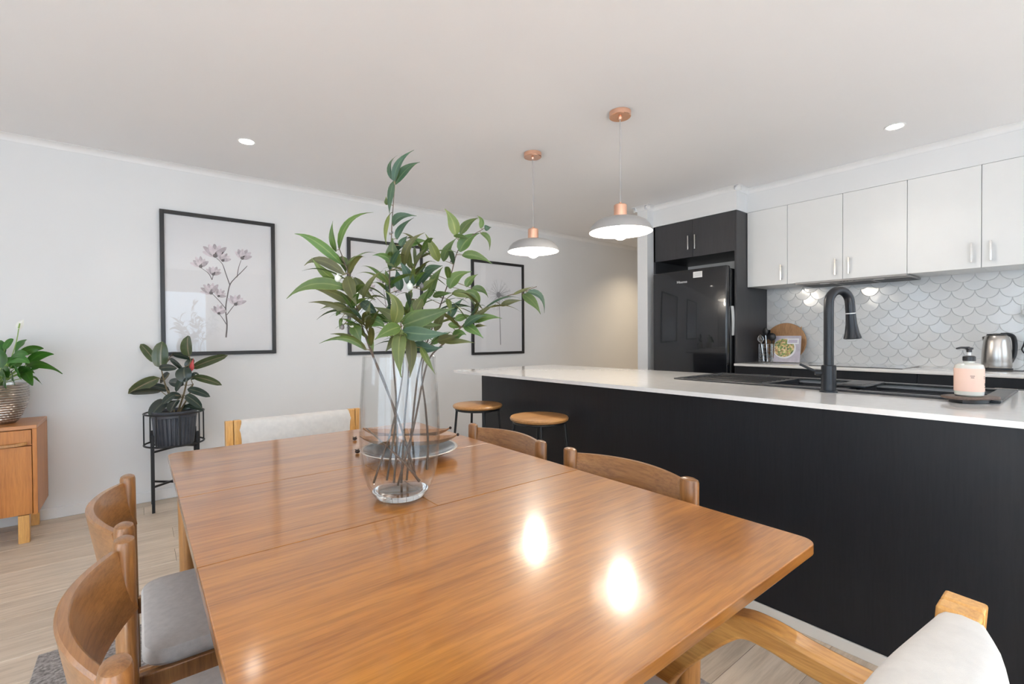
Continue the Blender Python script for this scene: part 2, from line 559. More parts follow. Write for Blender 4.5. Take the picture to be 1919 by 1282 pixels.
fl = struct(G().box(XL - 0.12, XH + 0.12, YR - 0.12, YW + 0.12, -0.10, -0.003).build('floor', MT['underfloor'], smooth=False))
PW = 0.19
plank_me = {}
row = 0
y = YR
rnd = random.Random(3)
while y < YW - 0.001:
    y1 = min(y + PW, YW)
    x = XL - rnd.random() * 1.6
    while x < XH:
        L = 1.95
        x0, x1 = max(x, XL), min(x + L, XH)
        if x1 - x0 > 0.03:
            key = (round(x1 - x0, 2), round(y1 - y, 3))
            if key not in plank_me:
                w, d = key
                o = G().box(0.0008, w - 0.0008, 0.0008, d - 0.0008, -0.004, 0.0, 0.0015, 1).build('plank', MT['plank'], smooth=False)
                plank_me[key] = o.data
                bpy.data.objects.remove(o)
            p = link_mesh('plank', plank_me[key], None, fl)
            p.location = (x0, y, 0)
        x += L
    y += PW
    row += 1


def wall_along(name, axis, fixed0, fixed1, a0, a1, holes, mat):
    g = G()

    def bx(b0, b1, z0, z1):
        if b1 - b0 < 1e-4 or z1 - z0 < 1e-4: return
        if axis == 'y': g.box(fixed0, fixed1, b0, b1, z0, z1)
        else: g.box(b0, b1, fixed0, fixed1, z0, z1)
    c = a0
    for h0, h1, z0, z1 in sorted(holes):
        bx(c, h0, 0, ZC)
        bx(h0, h1, 0, z0)
        bx(h0, h1, z1, ZC)
        c = h1
    bx(c, a1, 0, ZC)
    return struct(g.build(name, mat, smooth=False))


wall_along('wall_far', 'x', YW, YW + 0.12, XL - 0.12, XH + 0.12, [], MT['wall'])
wall_along('wall_left', 'y', XL - 0.12, XL, YR, YW, LEFT_WIN, MT['wall'])
wall_along('wall_rear', 'x', YR - 0.12, YR, XL - 0.12, XK + 0.12, REAR_WIN, MT['wall'])
wall_kit = wall_along('wall_kitchen', 'y', XK, XK + 0.12, YR, 2.90, [], MT['wall'])
struct(G().box(4.05, XH, 2.89, 3.01, 0, ZC).build('wall_hall', MT['wall'], smooth=False))
struct(G().box(XH, XH + 0.12, 3.01, YW, 0, ZC).build('wall_hall_end', MT['wall'], smooth=False))
struct(G().box(XL - 0.12, XH + 0.12, YR - 0.12, YW + 0.12, ZC, ZC + 0.1).build('ceiling', MT['ceiling'], smooth=False))
struct(G().box(4.343, XK, YR, 2.03, 2.309, ZC).build('wall_bulkhead_cupboards', MT['wall'], smooth=False))
struct(G().box(4.15, XK, 2.03, 2.89, 2.310, ZC).build('wall_bulkhead_fridge', MT['wall'], smooth=False))

wn = 0
for axis, wins in (('y', LEFT_WIN), ('x', REAR_WIN)):
    for a0, a1, z0, z1 in wins:
        wn += 1
        w = thing('window_%d' % wn, 'white framed window letting daylight into the room', None,
                  (XL - 0.06, (a0 + a1) / 2, z0) if axis == 'y' else ((a0 + a1) / 2, YR - 0.06, z0))
        w['kind'] = 'structure'
        del w['label']
        bars = [(a0, a0 + 0.05, z0, z1), (a1 - 0.05, a1, z0, z1), (a0 + 0.05, a1 - 0.05, z0, z0 + 0.05), (a0 + 0.05, a1 - 0.05, z1 - 0.05, z1)]
        mid = (a0 + a1) / 2
        bars.append((mid - 0.03, mid + 0.03, z0 + 0.05, z1 - 0.05))
        g = G()
        for b0, b1, q0, q1 in bars:
            if axis == 'y': g.box(XL - 0.09, XL - 0.03, b0, b1, q0, q1)
            else: g.box(b0, b1, YR - 0.09, YR - 0.03, q0, q1)
        g.build('window_frame', MT['trim'], w, smooth=False)
        for b0, b1 in ((a0 + 0.05, mid - 0.03), (mid + 0.03, a1 - 0.05)):
            g = G()
            if axis == 'y': g.box(XL - 0.062, XL - 0.058, b0, b1, z0 + 0.05, z1 - 0.05)
            else: g.box(b0, b1, YR - 0.062, YR - 0.058, z0 + 0.05, z1 - 0.05)
            g.build('pane', MT['pane'], w, smooth=False)


# cornice: concave cove swept along each wall-ceiling joint
def cove(name, p0, p1, inward, h=0.042):
    p0, p1, n = Vector(p0), Vector(p1), Vector(inward)
    prof = [(0, 0), (0, -h), (0.004, -h)]
    for k in range(7):
        a = PI / 2 * k / 6
        prof.append((h - (h - 0.004) * math.cos(a), -h + (h - 0.004) * math.sin(a)))
    prof += [(h, 0)]
    g = G()
    rows = [[p0 + n * a + Vector((0, 0, b)), p1 + n * a + Vector((0, 0, b))] for a, b in prof]
    g.grid(rows)
    return struct(g.build(name, MT['trim']))


zt = ZC - 0.0005
for i, (p0, p1, n) in enumerate([
        ((XL, YW, zt), (XH, YW, zt), (0, -1, 0)),
        ((XL, YR, zt), (XL, YW, zt), (1, 0, 0)),
        ((4.343, YR, zt), (4.343, 2.03 - 0.0, zt), (-1, 0, 0)),
        ((4.343, 2.03, zt), (4.15 - 0.042, 2.03, zt), (0, -1, 0)),
        ((4.15, 2.03 - 0.042, zt), (4.15, 2.89, zt), (-1, 0, 0)),
        ((4.15, 2.89, zt), (4.05 - 0.042, 2.89, zt), (0, -1, 0)),
        ((4.05, 2.89 - 0.042, zt), (4.05, 3.01 + 0.042, zt), (-1, 0, 0)),
        ((4.05 - 0.042, 3.01, zt), (XH, 3.01, zt), (0, 1, 0))]):
    cove('trim_%d' % (i + 1), p0, p1, n)


def skirting(name, x0, x1, y0, y1, h=0.075):
    return struct(G().box(x0, x1, y0, y1, 0.0, h, 0.004, 1).build(name, MT['trim'], smooth=False))


skirting('baseboard_far', XL, XH, YW - 0.014, YW)
skirting('baseboard_hall', 4.05, XH, 3.01, 3.024)
skirting('baseboard_hall_end_face', 4.036, 4.05, 2.89, 3.024)


# ------------------------------------------------------------------ splashback tiles
def tile_material():
    m, nt, p = new_mat('fish_scale_glaze')
    oi = node(nt, 'ShaderNodeObjectInfo')
    c = ramp(nt, oi.outputs['Random'], [(0.0, (0.76, 0.76, 0.75)), (0.5, (0.81, 0.805, 0.795)), (1.0, (0.785, 0.80, 0.805))])
    nt.links.new(c, p.inputs['Base Color'])
    setp(p, rough=0.14, coat=0.15, coatr=0.04)
    bump(nt, p, noise_tex(nt, coords(nt), 26, 2), 0.10, 0.004)
    return m


MT['tile'] = tile_material()
Z_REAR = 0.953
backing = G().box(XK - 0.0080, XK, -1.6, 2.03, Z_REAR, 1.637).build('grout_bed', MT['grout'], wall_kit, smooth=False)
R = 0.0625


def tile_poly(r, gap):
    """fish scale: round below, two hollow flanks above"""
    q = []
    rb = r - gap
    for k in range(13):
        a = PI + PI * k / 12
        q.append((rb * math.cos(a), rb * math.sin(a)))
    for k in range(1, 7):
        a = 1.5 * PI - (PI / 2) * k / 6
        ra = r + gap
        q.append((r + ra * math.cos(a), r + ra * math.sin(a)))
    q[-1] = (0.0, r - gap * 2.2)
    for k in range(1, 6):
        a = 0 - (PI / 2) * k / 6
        ra = r + gap
        q.append((-r + ra * math.cos(a), r + ra * math.sin(a)))
    return q


def build_tile():
    g = G()
    outer, inner = tile_poly(R, 0.0010), tile_poly(R, 0.0026)
    n = len(outer)
    lo = [g.bm.verts.new((0, p[0], p[1])) for p in outer]
    mid = [g.bm.verts.new((-0.0055, p[0], p[1])) for p in outer]
    hi = [g.bm.verts.new((-0.0075, p[0], p[1])) for p in inner]
    for a, b in ((lo, mid), (mid, hi)):
        for i in range(n):
            g.bm.faces.new((a[i], a[(i + 1) % n], b[(i + 1) % n], b[i]))
    g.bm.faces.new(hi)
    o = g.build('tile', MT['tile'], smooth=False)
    me = o.data
    bpy.data.objects.remove(o)
    return me


tile_me = build_tile()
rt = random.Random(11)
k = 0
z = Z_REAR + 0.0
while z < 1.70:
    off = 0 if k % 2 == 0 else R
    yy = 1.965 - off
    while yy > 0.02:
        if z - R < 1.637 and z + R > Z_REAR and yy + R < 2.035:
            zz = z
            t = link_mesh('tile', tile_me, None, wall_kit)
            t.location = (XK - 0.0042, yy, zz)
            t.rotation_euler = (0, rt.gauss(0, 0.010), rt.gauss(0, 0.010))
        yy -= 2 * R
    z += R
    k += 1


# ------------------------------------------------------------------ kitchen joinery
def bar_handle(parent, p0, p1, out, th=0.011):
    """flat bar pull between p0 and p1, standing off along out"""
    p0, p1, n = Vector(p0), Vector(p1), Vector(out)
    g = G()
    a, b = p0 + n * 0.026, p1 + n * 0.026
    d = (p1 - p0).normalized() * 0.012
    side = d.normalized().cross(n)
    g.strip([a, (a + b) / 2, b], th, 0.006, side)
    for q in (p0 + d, p1 - d):
        g.strip([q, q + n * 0.013, q + n * 0.026], 0.009, 0.009, side)
    return g.build('handle', MT['chrome'], parent, bev=0.001)


# white wall cupboards
XU = 4.343
ZB, ZT = 1.637, 2.307
cup = [(1.690, 2.028, 'l'), (1.288, 1.690, 'l'), (0.892, 1.288, 'r'), (0.510, 0.892, 'l'), (0.10, 0.510, 'r'), (-0.32, 0.10, 'l')]
cup_lab = ['narrow white wall cupboard touching the charcoal fridge tower',
           'white wall cupboard over the rangehood, beside the narrow end cupboard',
           'white wall cupboard over the rangehood, farther from the fridge tower',
           'white wall cupboard next to the rangehood, above the kettle side of splashback',
           'white wall cupboard above the kettle, fifth from the fridge tower',
           'white wall cupboard past the kettle, sixth from the fridge tower']
for (y0, y1, hs), lab in zip(cup, cup_lab):
    t = thing('wall_cupboard', lab, 'cupboard', (XU + 0.02, (y0 + y1) / 2, ZB), group='white wall cupboards')
    G().box(XU + 0.020, XK - 0.0005, y0 + 0.0005, y1 - 0.0005, ZB + 0.001, ZT).build('carcass', MT['white_cab'], t, smooth=False)
    dr = G().box(XU, XU + 0.018, y0 + 0.0015, y1 - 0.0015, ZB - 0.002, ZT, 0.0012, 1).build('door', MT['white_cab'], t, smooth=False)
    hy = y0 + 0.045 if hs == 'l' else y1 - 0.045
    bar_handle(dr, (XU, hy, 1.672), (XU, hy, 1.672 + 0.13), (-1, 0, 0))

# slim rangehood under the two middle cupboards
rh = thing('rangehood', 'slim grey slide-out rangehood under the white wall cupboards', 'rangehood', (4.45, 1.25, 1.60))
hz = ZB - 0.003
G().box(4.30, 4.72, 0.885, 1.615, hz - 0.016, hz, 0.003, 1).build('hood_body', MT['hood_grey'], rh, smooth=False)
for yy in (1.07, 1.43):
    G().lathe([(0, hz - 0.0185), (0.032, hz - 0.0185), (0.036, hz - 0.016), (0.036, hz - 0.0155)], (4.40, yy, 0), 20).build('hood_lamp', MT['white_plastic'], rh)
for yy in (1.00, 1.25, 1.50):
    G().box(4.46, 4.69, yy - 0.11, yy + 0.11, hz - 0.018, hz - 0.0155).build('filter', MT['fridge_side'], rh, smooth=False)
g = G()
for q in range(5):
    g.box(4.315, 4.33, 1.20 + q * 0.022, 1.212 + q * 0.022, hz - 0.0185, hz - 0.0155)
g.build('control_buttons', MT['black_plastic'], rh, smooth=False)

# fridge tower
TX, TY0, TY1, TZ = 4.15, 2.03, 2.885, 2.308
tw = thing('fridge_tower', 'tall charcoal cabinet surround with two doors above the fridge', 'cabinet', (4.45, 2.45, 0))
G().box(TX, XK - 0.001, TY0 + 0.001, TY0 + 0.020, 0.0, TZ, 0.001, 1).build('side_panel', MT['tower_panel'], tw, smooth=False)
G().box(TX, XK - 0.001, TY1 - 0.020, TY1, 0.0, TZ, 0.001, 1).build('side_panel', MT['tower_panel'], tw, smooth=False)
G().box(TX + 0.02, XK - 0.001, TY0 + 0.021, TY1 - 0.021, 1.955, TZ).build('top_cupboard', MT['tower_panel'], tw, smooth=False)
ym = 2.452
for y0, y1, hy in ((TY0 + 0.020, ym - 0.001, ym - 0.035), (ym + 0.001, TY1 - 0.001, ym + 0.035)):
    d = G().box(TX, TX + 0.018, y0, y1, 1.950, TZ - 0.002, 0.0012, 1).build('door', MT['tower_panel'], tw, smooth=False)
    bar_handle(d, (TX, hy, 2.02), (TX, hy, 2.155), (-1, 0, 0), 0.010)

# refrigerator
fx, fy0, fy1, fz = 4.045, 2.062, 2.822, 1.818
fr = thing('fridge', 'tall gloss black fridge standing inside the charcoal tower', 'fridge', (4.35, 2.44, 0))
G().box(fx + 0.075, 4.70, fy0 + 0.005, fy1 - 0.005, 0.02, fz - 0.02, 0.012, 3).build('cabinet_body', MT['fridge_side'], fr)
fd = G().box(fx, fx + 0.068, fy0 + 0.004, fy1, 0.62, fz, 0.014, 4).build('fridge_door', MT['fridge'], fr)
G().box(fx, fx + 0.068, fy0 + 0.004, fy1, 0.06, 0.612, 0.014, 4).build('freezer_door', MT['fridge'], fr)
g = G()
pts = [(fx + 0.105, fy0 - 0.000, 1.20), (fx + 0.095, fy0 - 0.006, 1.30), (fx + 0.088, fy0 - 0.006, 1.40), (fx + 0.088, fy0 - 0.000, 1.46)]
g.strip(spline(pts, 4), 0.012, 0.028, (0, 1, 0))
g.build('grip_reflection', MT['white_plastic'], fr)  # reflected light on the pocket handle, modelled as a white strip
# maker's lettering and a small white notice on the door
cu = bpy.data.curves.new('logo_text', 'FONT')
cu.body = 'Hisense'
cu.size = 0.034
cu.extrude = 0.0008
tmp = bpy.data.objects.new('logo_text', cu)
COL.objects.link(tmp)
bpy.context.view_layer.update()
me = bpy.data.meshes.new_from_object(tmp.evaluated_get(bpy.context.evaluated_depsgraph_get()))
bpy.data.objects.remove(tmp)
lg = link_mesh('brand_lettering', me, MT['logo'], fd)
lg.matrix_local = Matrix.Translation(Vector((fx - 0.0012, 2.553, 1.697)) - Vector(fr.location)) @ Matrix(((0, 0, -1), (-1, 0, 0), (0, 1, 0))).to_4x4()
st = G().box(fx - 0.0015, fx + 0.001, 2.295, 2.385, 1.735, 1.790).build('notice_sticker', MT['white_plastic'], fd, smooth=False)
g = G()
for q in range(4):
    g.box(fx - 0.0020, fx - 0.0014, 2.305, 2.373 - 0.006 * (q % 2), 1.746 + q * 0.010, 1.749 + q * 0.010)
g.build('notice_print', MT['ink_lgrey'], st, smooth=False)

# rear base units and counter
XF = 4.115
units = [(2.027, 1.575, 'stack beside the fridge tower', 0), (1.575, 0.79, 'under the cooktop', 1), (0.79, -0.10, 'below the kettle', 2), (-0.10, -1.0, 'past the kettle', 3)]
for y1, y0, where, n in units:
    t = thing('base_cabinet', 'black handled drawer unit of the rear counter, ' + where, 'cabinet', (4.43, (y0 + y1) / 2, 0), group='black base cabinets along the splashback wall')
    G().box(XF + 0.02, XK - 0.03, y0 + 0.0008, y1 - 0.0008, 0.10, Z_REAR - 0.0215).build('carcass', MT['black_panel'], t, smooth=False)
    G().box(XF + 0.07, XK - 0.03, y0 + 0.001, y1 - 0.001, 0.0, 0.10).build('plinth', MT['black_panel'], t, smooth=False)
    zz = Z_REAR - 0.024
    for h in (0.16, 0.30, 0.355):
        d = G().box(XF, XF + 0.018, y0 + 0.0015, y1 - 0.0015, zz - h + 0.003, zz, 0.001, 1).build('drawer_front', MT['black_panel'], t, smooth=False)
        c = (y0 + y1) / 2
        bar_handle(d, (XF, c - 0.075, zz - 0.065), (XF, c + 0.075, zz - 0.065), (-1, 0, 0))
        zz -= h
tag(G().box(4.09, XK - 0.013, -1.0, 2.027, Z_REAR - 0.02, Z_REAR, 0.002, 2).build('rear_benchtop', MT['stone']), 'white stone benchtop along the tiled splashback wall', 'benchtop')

# cooktop
ck = thing('cooktop', 'flat dark ceramic glass cooktop set on the rear benchtop', 'cooktop', (4.44, 1.18, Z_REAR))
G().box(4.20, 4.69, 0.885, 1.475, Z_REAR + 0.0003, Z_REAR + 0.006, 0.002, 1).build('glass_plate', MT['cooktop'], ck, smooth=False)
for cx, cy, r in ((4.33, 1.03, 0.075), (4.57, 1.03, 0.095), (4.33, 1.32, 0.095), (4.57, 1.32, 0.075)):
    G().lathe([(r - 0.003, 0), (r - 0.003, 0.0004), (r, 0.0004), (r, 0)], (cx, cy, Z_REAR + 0.006), 32).build('burner_ring', MT['ink_lgrey'], ck)

# ------------------------------------------------------------------ peninsula
ZP = 0.943
XP = 2.09
YE = 3.015


def xfr(y): return 2.010 - (y - 0.15) * 0.031
def xbk(y): return 3.115 - (y - 0.2) * 0.052


SX0, SX1, SY0, SY1 = 2.475, 3.045, 0.238, 1.585       # sink outline
pen = thing('peninsula_cabinet', 'long black panelled kitchen peninsula under the white benchtop', 'cabinet', (2.5, 1.0, 0))
YN = -1.0
G().box(XP, XP + 0.018, YN, YE, 0.035, ZP - 0.0205).build('front_panel', MT['black_panel'], pen, smooth=False)
G().box(XP + 0.0185, 2.90, YE - 0.018, YE, 0.035, ZP - 0.0205).build('end_panel', MT['black_panel'], pen, smooth=False)
for y0, y1 in ((YN, 0.2), (0.2, 0.95), (0.95, 1.7), (1.7, 2.35), (2.35, YE - 0.02)):
    G().box(2.882, 2.90, y0 + 0.002, y1 - 0.002, 0.10, ZP - 0.022).build('cabinet_door', MT['black_panel'], pen, smooth=False)
G().box(XP + 0.0185, 2.881, YN, YE - 0.0185, 0.035, 0.62).build('carcass', MT['black_panel'], pen, smooth=False)
struct(G().box(XP - 0.012, XP - 0.0005, YN, YE, 0.0, 0.045, 0.002, 1).build('baseboard_peninsula', MT['skirt'], smooth=False))

# benchtop: slab with a cut-out for the sink
g = G()
YT = 3.15


def slab(y0, y1, fa, fb):
    vs = []
    for zz in (ZP - 0.02, ZP):
        vs.append([g.bm.verts.new((f(y), y, zz)) for f, y in ((fa, y0), (fb, y0), (fb, y1), (fa, y1))])
    a, b = vs
    g.bm.faces.new(a[::-1])
    g.bm.faces.new(b)
    for i in range(4):
        g.bm.faces.new((a[i], a[(i + 1) % 4], b[(i + 1) % 4], b[i]))


slab(YN, SY0 + 0.012, xfr, xbk)
slab(SY1 - 0.012, YT, xfr, xbk)
slab(SY0 + 0.012, SY1 - 0.012, xfr, lambda y: SX0 + 0.012)
slab(SY0 + 0.012, SY1 - 0.012, lambda y: SX1 - 0.012, xbk)
bmesh.ops.remove_doubles(g.bm, verts=g.bm.verts, dist=1e-5)
tag(g.build('peninsula_benchtop', MT['stone'], smooth=False), 'white stone benchtop overhanging the black peninsula, with sink and tap', 'benchtop')

# sink with drainer and two bowls
sk = thing('sink', 'long black composite sink with ribbed drainer and two bowls', 'sink', (2.76, 0.9, ZP))
zr = ZP + 0.0004
B1, B2, B3, B4 = 1.10, 0.80, 0.735, 0.300          # bowl limits along y: bowl 1 B1..B2, bowl 2 B3..B4
g = G()
xa, xb = SX0 + 0.055, SX1 - 0.055
g.box(SX0, xa, SY0, SY1, zr, zr + 0.009)
g.box(xb, SX1, SY0, SY1, zr, zr + 0.009)
g.box(xa, xb, SY0, B4, zr, zr + 0.009)
g.box(xa, xb, B3, B2, zr, zr + 0.009)
g.build('rim', MT['sink'], sk, bev=0.003)
dp = G().box(xa, xb, B1, SY1 - 0.03, zr - 0.010, zr + 0.003).build('drainer_tray', MT['sink'], sk, smooth=False)
G().box(xa, xb, SY1 - 0.03, SY1, zr, zr + 0.009, 0.003, 2).build('drainer_lip', MT['sink'], sk)
for q in range(7):
    xx = xa + 0.05 + q * 0.058
    G().box(xx, xx + 0.012, B1 + 0.03, SY1 - 0.06, zr + 0.003, zr + 0.007, 0.002, 1).build('drainer_rib', MT['sink'], dp, smooth=False)
for y1, y0, dep in ((B1, B2, 0.13), (B3, B4, 0.19)):
    b = G()
    b.box(xa, xb, y0, y1, zr - dep - 0.006, zr - dep)
    b.box(xa - 0.008, xa, y0 - 0.006, y1 + 0.006, zr - dep, zr - 0.0205)
    b.box(xb, xb + 0.008, y0 - 0.006, y1 + 0.006, zr - dep, zr - 0.0205)
    b.box(xa, xb, y0 - 0.006, y0, zr - dep, zr - 0.001)
    b.box(xa, xb, y1, y1 + 0.006, zr - dep, zr - 0.011)
    bo = b.build('bowl', MT['sink'], sk, smooth=False)
    G().lathe([(0, 0.001), (0.03, 0.001), (0.042, 0.003), (0.045, 0.0)], ((xa + xb) / 2, (y0 + y1) / 2, zr - dep), 24).build('waste', MT['steel'], bo)
cl = thing('sink_colander', 'small black drainer basket resting across the sink divider', 'colander', (2.80, 0.77, zr + 0.0092))
G().box(2.60, 2.90, 0.68, 0.80, zr + 0.0095, zr + 0.022, 0.004, 2).build('basket_body', MT['sink'], cl)
G().box(2.62, 2.88, 0.70, 0.78, zr + 0.022, zr + 0.024, 0.001, 1).build('basket_floor', MT['black_plastic'], cl, smooth=False)

# tap
tp = thing('kitchen_tap', 'tall matte black gooseneck pull-out tap at the sink edge', 'tap', (2.425, 0.772, ZP))
c = Vector((2.425, 0.772, 0))
G().lathe([(0, ZP), (0.036, ZP), (0.036, ZP + 0.006), (0.032, ZP + 0.008), (0, ZP + 0.008)], c, 28).build('base_flange', MT['tap'], tp)
G().lathe([(0, ZP + 0.008), (0.029, ZP + 0.008), (0.029, ZP + 0.118), (0.026, ZP + 0.121), (0, ZP + 0.121)], c, 28).build('tap_body', MT['tap'], tp)
dirn = Vector((0.72, -0.30, 0)).normalized()
arc = [c + Vector((0, 0, ZP + 0.118)), c + Vector((0, 0, ZP + 0.25)), c + Vector((0, 0, ZP + 0.375))]
rad = 0.062
for q in range(1, 14):
    a = PI * q / 13 * 0.97
    arc.append(c + dirn * (rad - rad * math.cos(a)) + Vector((0, 0, ZP + 0.395 + rad * math.sin(a))))
e = arc[-1]
arc.append(e + Vector((0, 0, -0.045)) + dirn * 0.004)
G().tube(arc, 0.0195, 16).build('spout', MT['tap'], tp)
hd = arc[-1]
dd = (Vector((0, 0, -1)) + dirn * 0.10).normalized()
G().tube([hd, hd + dd * 0.004], 0.0200, 16).build('ring', MT['white_ring'], tp)
G().tube([hd + dd * 0.004, hd + dd * 0.05, hd + dd * 0.09, hd + dd * 0.115, hd + dd * 0.118], [0.0195, 0.022, 0.028, 0.035, 0.033], 20).build('spray_head', MT['tap'], tp)
hb = c + Vector((0, 0, ZP + 0.085))
G().tube([hb, hb + Vector((-0.025, 0.05, 0.0)) * 0.8, hb + Vector((-0.028, 0.056, 0.0)) * 0.85], [0.012, 0.012, 0.010], 12).build('lever_hub', MT['tap'], tp)
G().tube([hb + Vector((-0.016, 0.034, 0)), hb + Vector((-0.05, 0.10, 0.038))], [0.0065, 0.0055], 10).build('lever', MT['tap'], tp)

# soap pump on a timber tray
tr = thing('soap_tray', 'small dark timber tray under the soap bottle by the sink', 'tray', (2.44, 0.33, ZP))
g = G()
poly = [(-0.085, -0.005), (-0.075, -0.045), (-0.03, -0.058), (0.05, -0.055), (0.085, -0.03), (0.088, 0.02), (0.06, 0.05), (-0.02, 0.056), (-0.07, 0.04)]
tu, tv = Vector((RGT.x, RGT.y, 0)).normalized(), Vector((-RGT.y, RGT.x, 0)).normalized()
tc = Vector((2.440, 0.318, 0))
g.prism([(p.x, p.y) for p in spline([(a, b, 0) for a, b in poly + poly[:1]], 3)[:-1]], 0.010, tc + Vector((0, 0, ZP + 0.0145)), tu, tv)
g.build('tray_top', MT['dark_wood'], tr, bev=0.003)
G().prism([(a * 0.72, b * 0.7) for a, b in poly], 0.0135, tc + Vector((0, 0, ZP + 0.0006)), tu, tv).build('tray_foot', MT['black_plastic'], tr)
so = thing('soap_bottle', 'peach labelled soap bottle with black pump on timber tray', 'soap bottle', (2.44, 0.318, ZP + 0.0247))
zb = ZP + 0.0252
cc = Vector((tc.x, tc.y, 0))
G().lathe([(0, zb), (0.036, zb), (0.041, zb + 0.004), (0.042, zb + 0.02), (0.042, zb + 0.105), (0.039, zb + 0.116), (0.026, zb + 0.122), (0.016, zb + 0.124), (0.016, zb + 0.130), (0, zb + 0.130)], cc, 32).build('bottle_body', MT['soap_bottle'], so)
lab = G().lathe([(0.0424, zb + 0.018), (0.0427, zb + 0.018), (0.0427, zb + 0.103), (0.0424, zb + 0.103)], cc, 40).build('bottle_label', MT['soap_label'], so)
cap = G().lathe([(0, zb + 0.1302), (0.0185, zb + 0.1302), (0.0185, zb + 0.146), (0.015, zb + 0.149), (0.009, zb + 0.150), (0, zb + 0.150)], cc, 24).build('pump_collar', MT['black_plastic'], so)
G().lathe([(0, zb + 0.1502), (0.0055, zb + 0.1502), (0.0055, zb + 0.163), (0, zb + 0.163)], cc, 12).build('pump_stem', MT['white_plastic'], so)
g = G().lathe([(0, zb + 0.163), (0.0075, zb + 0.163), (0.008, zb + 0.172), (0.012, zb + 0.174), (0.0125, zb + 0.180), (0, zb + 0.182)], cc, 20)
g.tube([cc + Vector((0, 0, zb + 0.179)), cc - tu * 0.03 + Vector((0, 0, zb + 0.180)), cc - tu * 0.047 + Vector((0, 0, zb + 0.177))], [0.005, 0.004, 0.0032], 10)
g.build('pump_head', MT['black_plastic'], so)
g = G()
for ph, z0, z1, wd in ((0.62, 0.040, 0.050, 0.25), (0.62, 0.033, 0.036, 0.30), (0.45, 0.072, 0.074, 0.22), (0.45, 0.066, 0.068, 0.2), (-0.55, 0.075, 0.077, 0.3), (-0.55, 0.069, 0.071, 0.22)):
    a0 = math.atan2(-FWD.y, -FWD.x) + ph
    rows = []
    for zz in (zb + z0, zb + z1):
        rows.append([cc + Vector((0.0431 * math.cos(a0 + wd * (s / 6 - .5)), 0.0431 * math.sin(a0 + wd * (s / 6 - .5)), zz)) for s in range(7)])
    g.grid(rows)
g.build('label_print', MT['ink'], lab)

# ------------------------------------------------------------------ things on the rear benchtop
ZR = Z_REAR + 0.0004
kt = thing('kettle', 'brushed steel kettle with black handle against the tiled wall', 'kettle', (4.52, 0.456, Z_REAR))
kc = Vector((4.52, 0.456, 0))
G().lathe([(0, ZR), (0.076, ZR), (0.079, ZR + 0.006), (0.078, ZR + 0.016), (0, ZR + 0.016)], kc, 32).build('power_base', MT['black_plastic'], kt)
G().lathe([(0, ZR + 0.0165), (0.072, ZR + 0.0165), (0.075, ZR + 0.028), (0.072, ZR + 0.12), (0.064, ZR + 0.20), (0.056, ZR + 0.228), (0.050, ZR + 0.234), (0, ZR + 0.234)], kc, 40).build('kettle_body', MT['kettle_steel'], kt)
G().lathe([(0, ZR + 0.2342), (0.050, ZR + 0.2342), (0.045, ZR + 0.244), (0.015, ZR + 0.248), (0, ZR + 0.249)], kc, 32).build('lid', MT['black_plastic'], kt)
hx = Vector((0.70, -0.71, 0)).normalized()
hp = [kc + hx * r_ + Vector((0, 0, ZR + z_)) for r_, z_ in ((0.03, 0.240), (0.070, 0.240), (0.100, 0.222), (0.110, 0.165), (0.104, 0.10), (0.078, 0.048), (0.066, 0.04))]
G().tube(spline(hp, 5), 0.016, 12, flat=(1.0, 0.75)).build('handle', MT['black_plastic'], kt)
sd_ = Vector((0.5, 0.86, 0))
sp = kc + sd_ * 0.052 + Vector((0, 0, ZR + 0.195))
G().tube([sp, sp + sd_ * 0.016 + Vector((0, 0, 0.018)), sp + sd_ * 0.024 + Vector((0, 0, 0.030))], [0.022, 0.017, 0.011], 12).build('spout', MT['kettle_steel'], kt)
cp = [kc + Vector((-0.07, 0.05, ZR + 0.009)), kc + Vector((-0.12, 0.10, ZR + 0.006)), kc + Vector((-0.15, 0.17, ZR + 0.0065)), kc + Vector((-0.17, 0.12, ZR + 0.0065)), kc + Vector((-0.16, 0.0, ZR + 0.0065)), kc + Vector((-0.10, -0.14, ZR + 0.0065)), kc + Vector((0.05, -0.22, ZR + 0.0065)), kc + Vector((0.17, -0.20, ZR + 0.0065))]
G().tube(spline(cp, 6), 0.0036, 8).build('power_cord', MT['black_plastic'], kt)

pt = thing('power_point', 'white power point with plug on the tiles beside the kettle', 'power point', (XK - 0.012, 0.285, 1.33))
G().box(XK - 0.024, XK - 0.0125, 0.215, 0.362, 1.315, 1.40, 0.002, 1).build('faceplate', MT['white_plastic'], pt, smooth=False)
for yy in (0.335, 0.245):
    G().box(XK - 0.027, XK - 0.024, yy - 0.008, yy + 0.008, 1.372, 1.392, 0.001, 1).build('switch', MT['trim'], pt, smooth=False)
G().box(XK - 0.052, XK - 0.024, 0.315, 0.355, 1.325, 1.362, 0.005, 2).build('plug', MT['white_plastic'], pt)
G().tube(spline([(XK - 0.05, 0.335, 1.335), (XK - 0.055, 0.325, 1.25), (XK - 0.04, 0.345, 1.13), (XK - 0.035, 0.355, 1.09), (XK - 0.035, 0.335, 1.06), (XK - 0.04, 0.31, 1.085), (XK - 0.045, 0.315, 1.13), (XK - 0.04, 0.29, 1.10), (XK - 0.04, 0.25, 0.97)], 5), 0.0042, 8).build('plug_cord', MT['black_plastic'], pt)

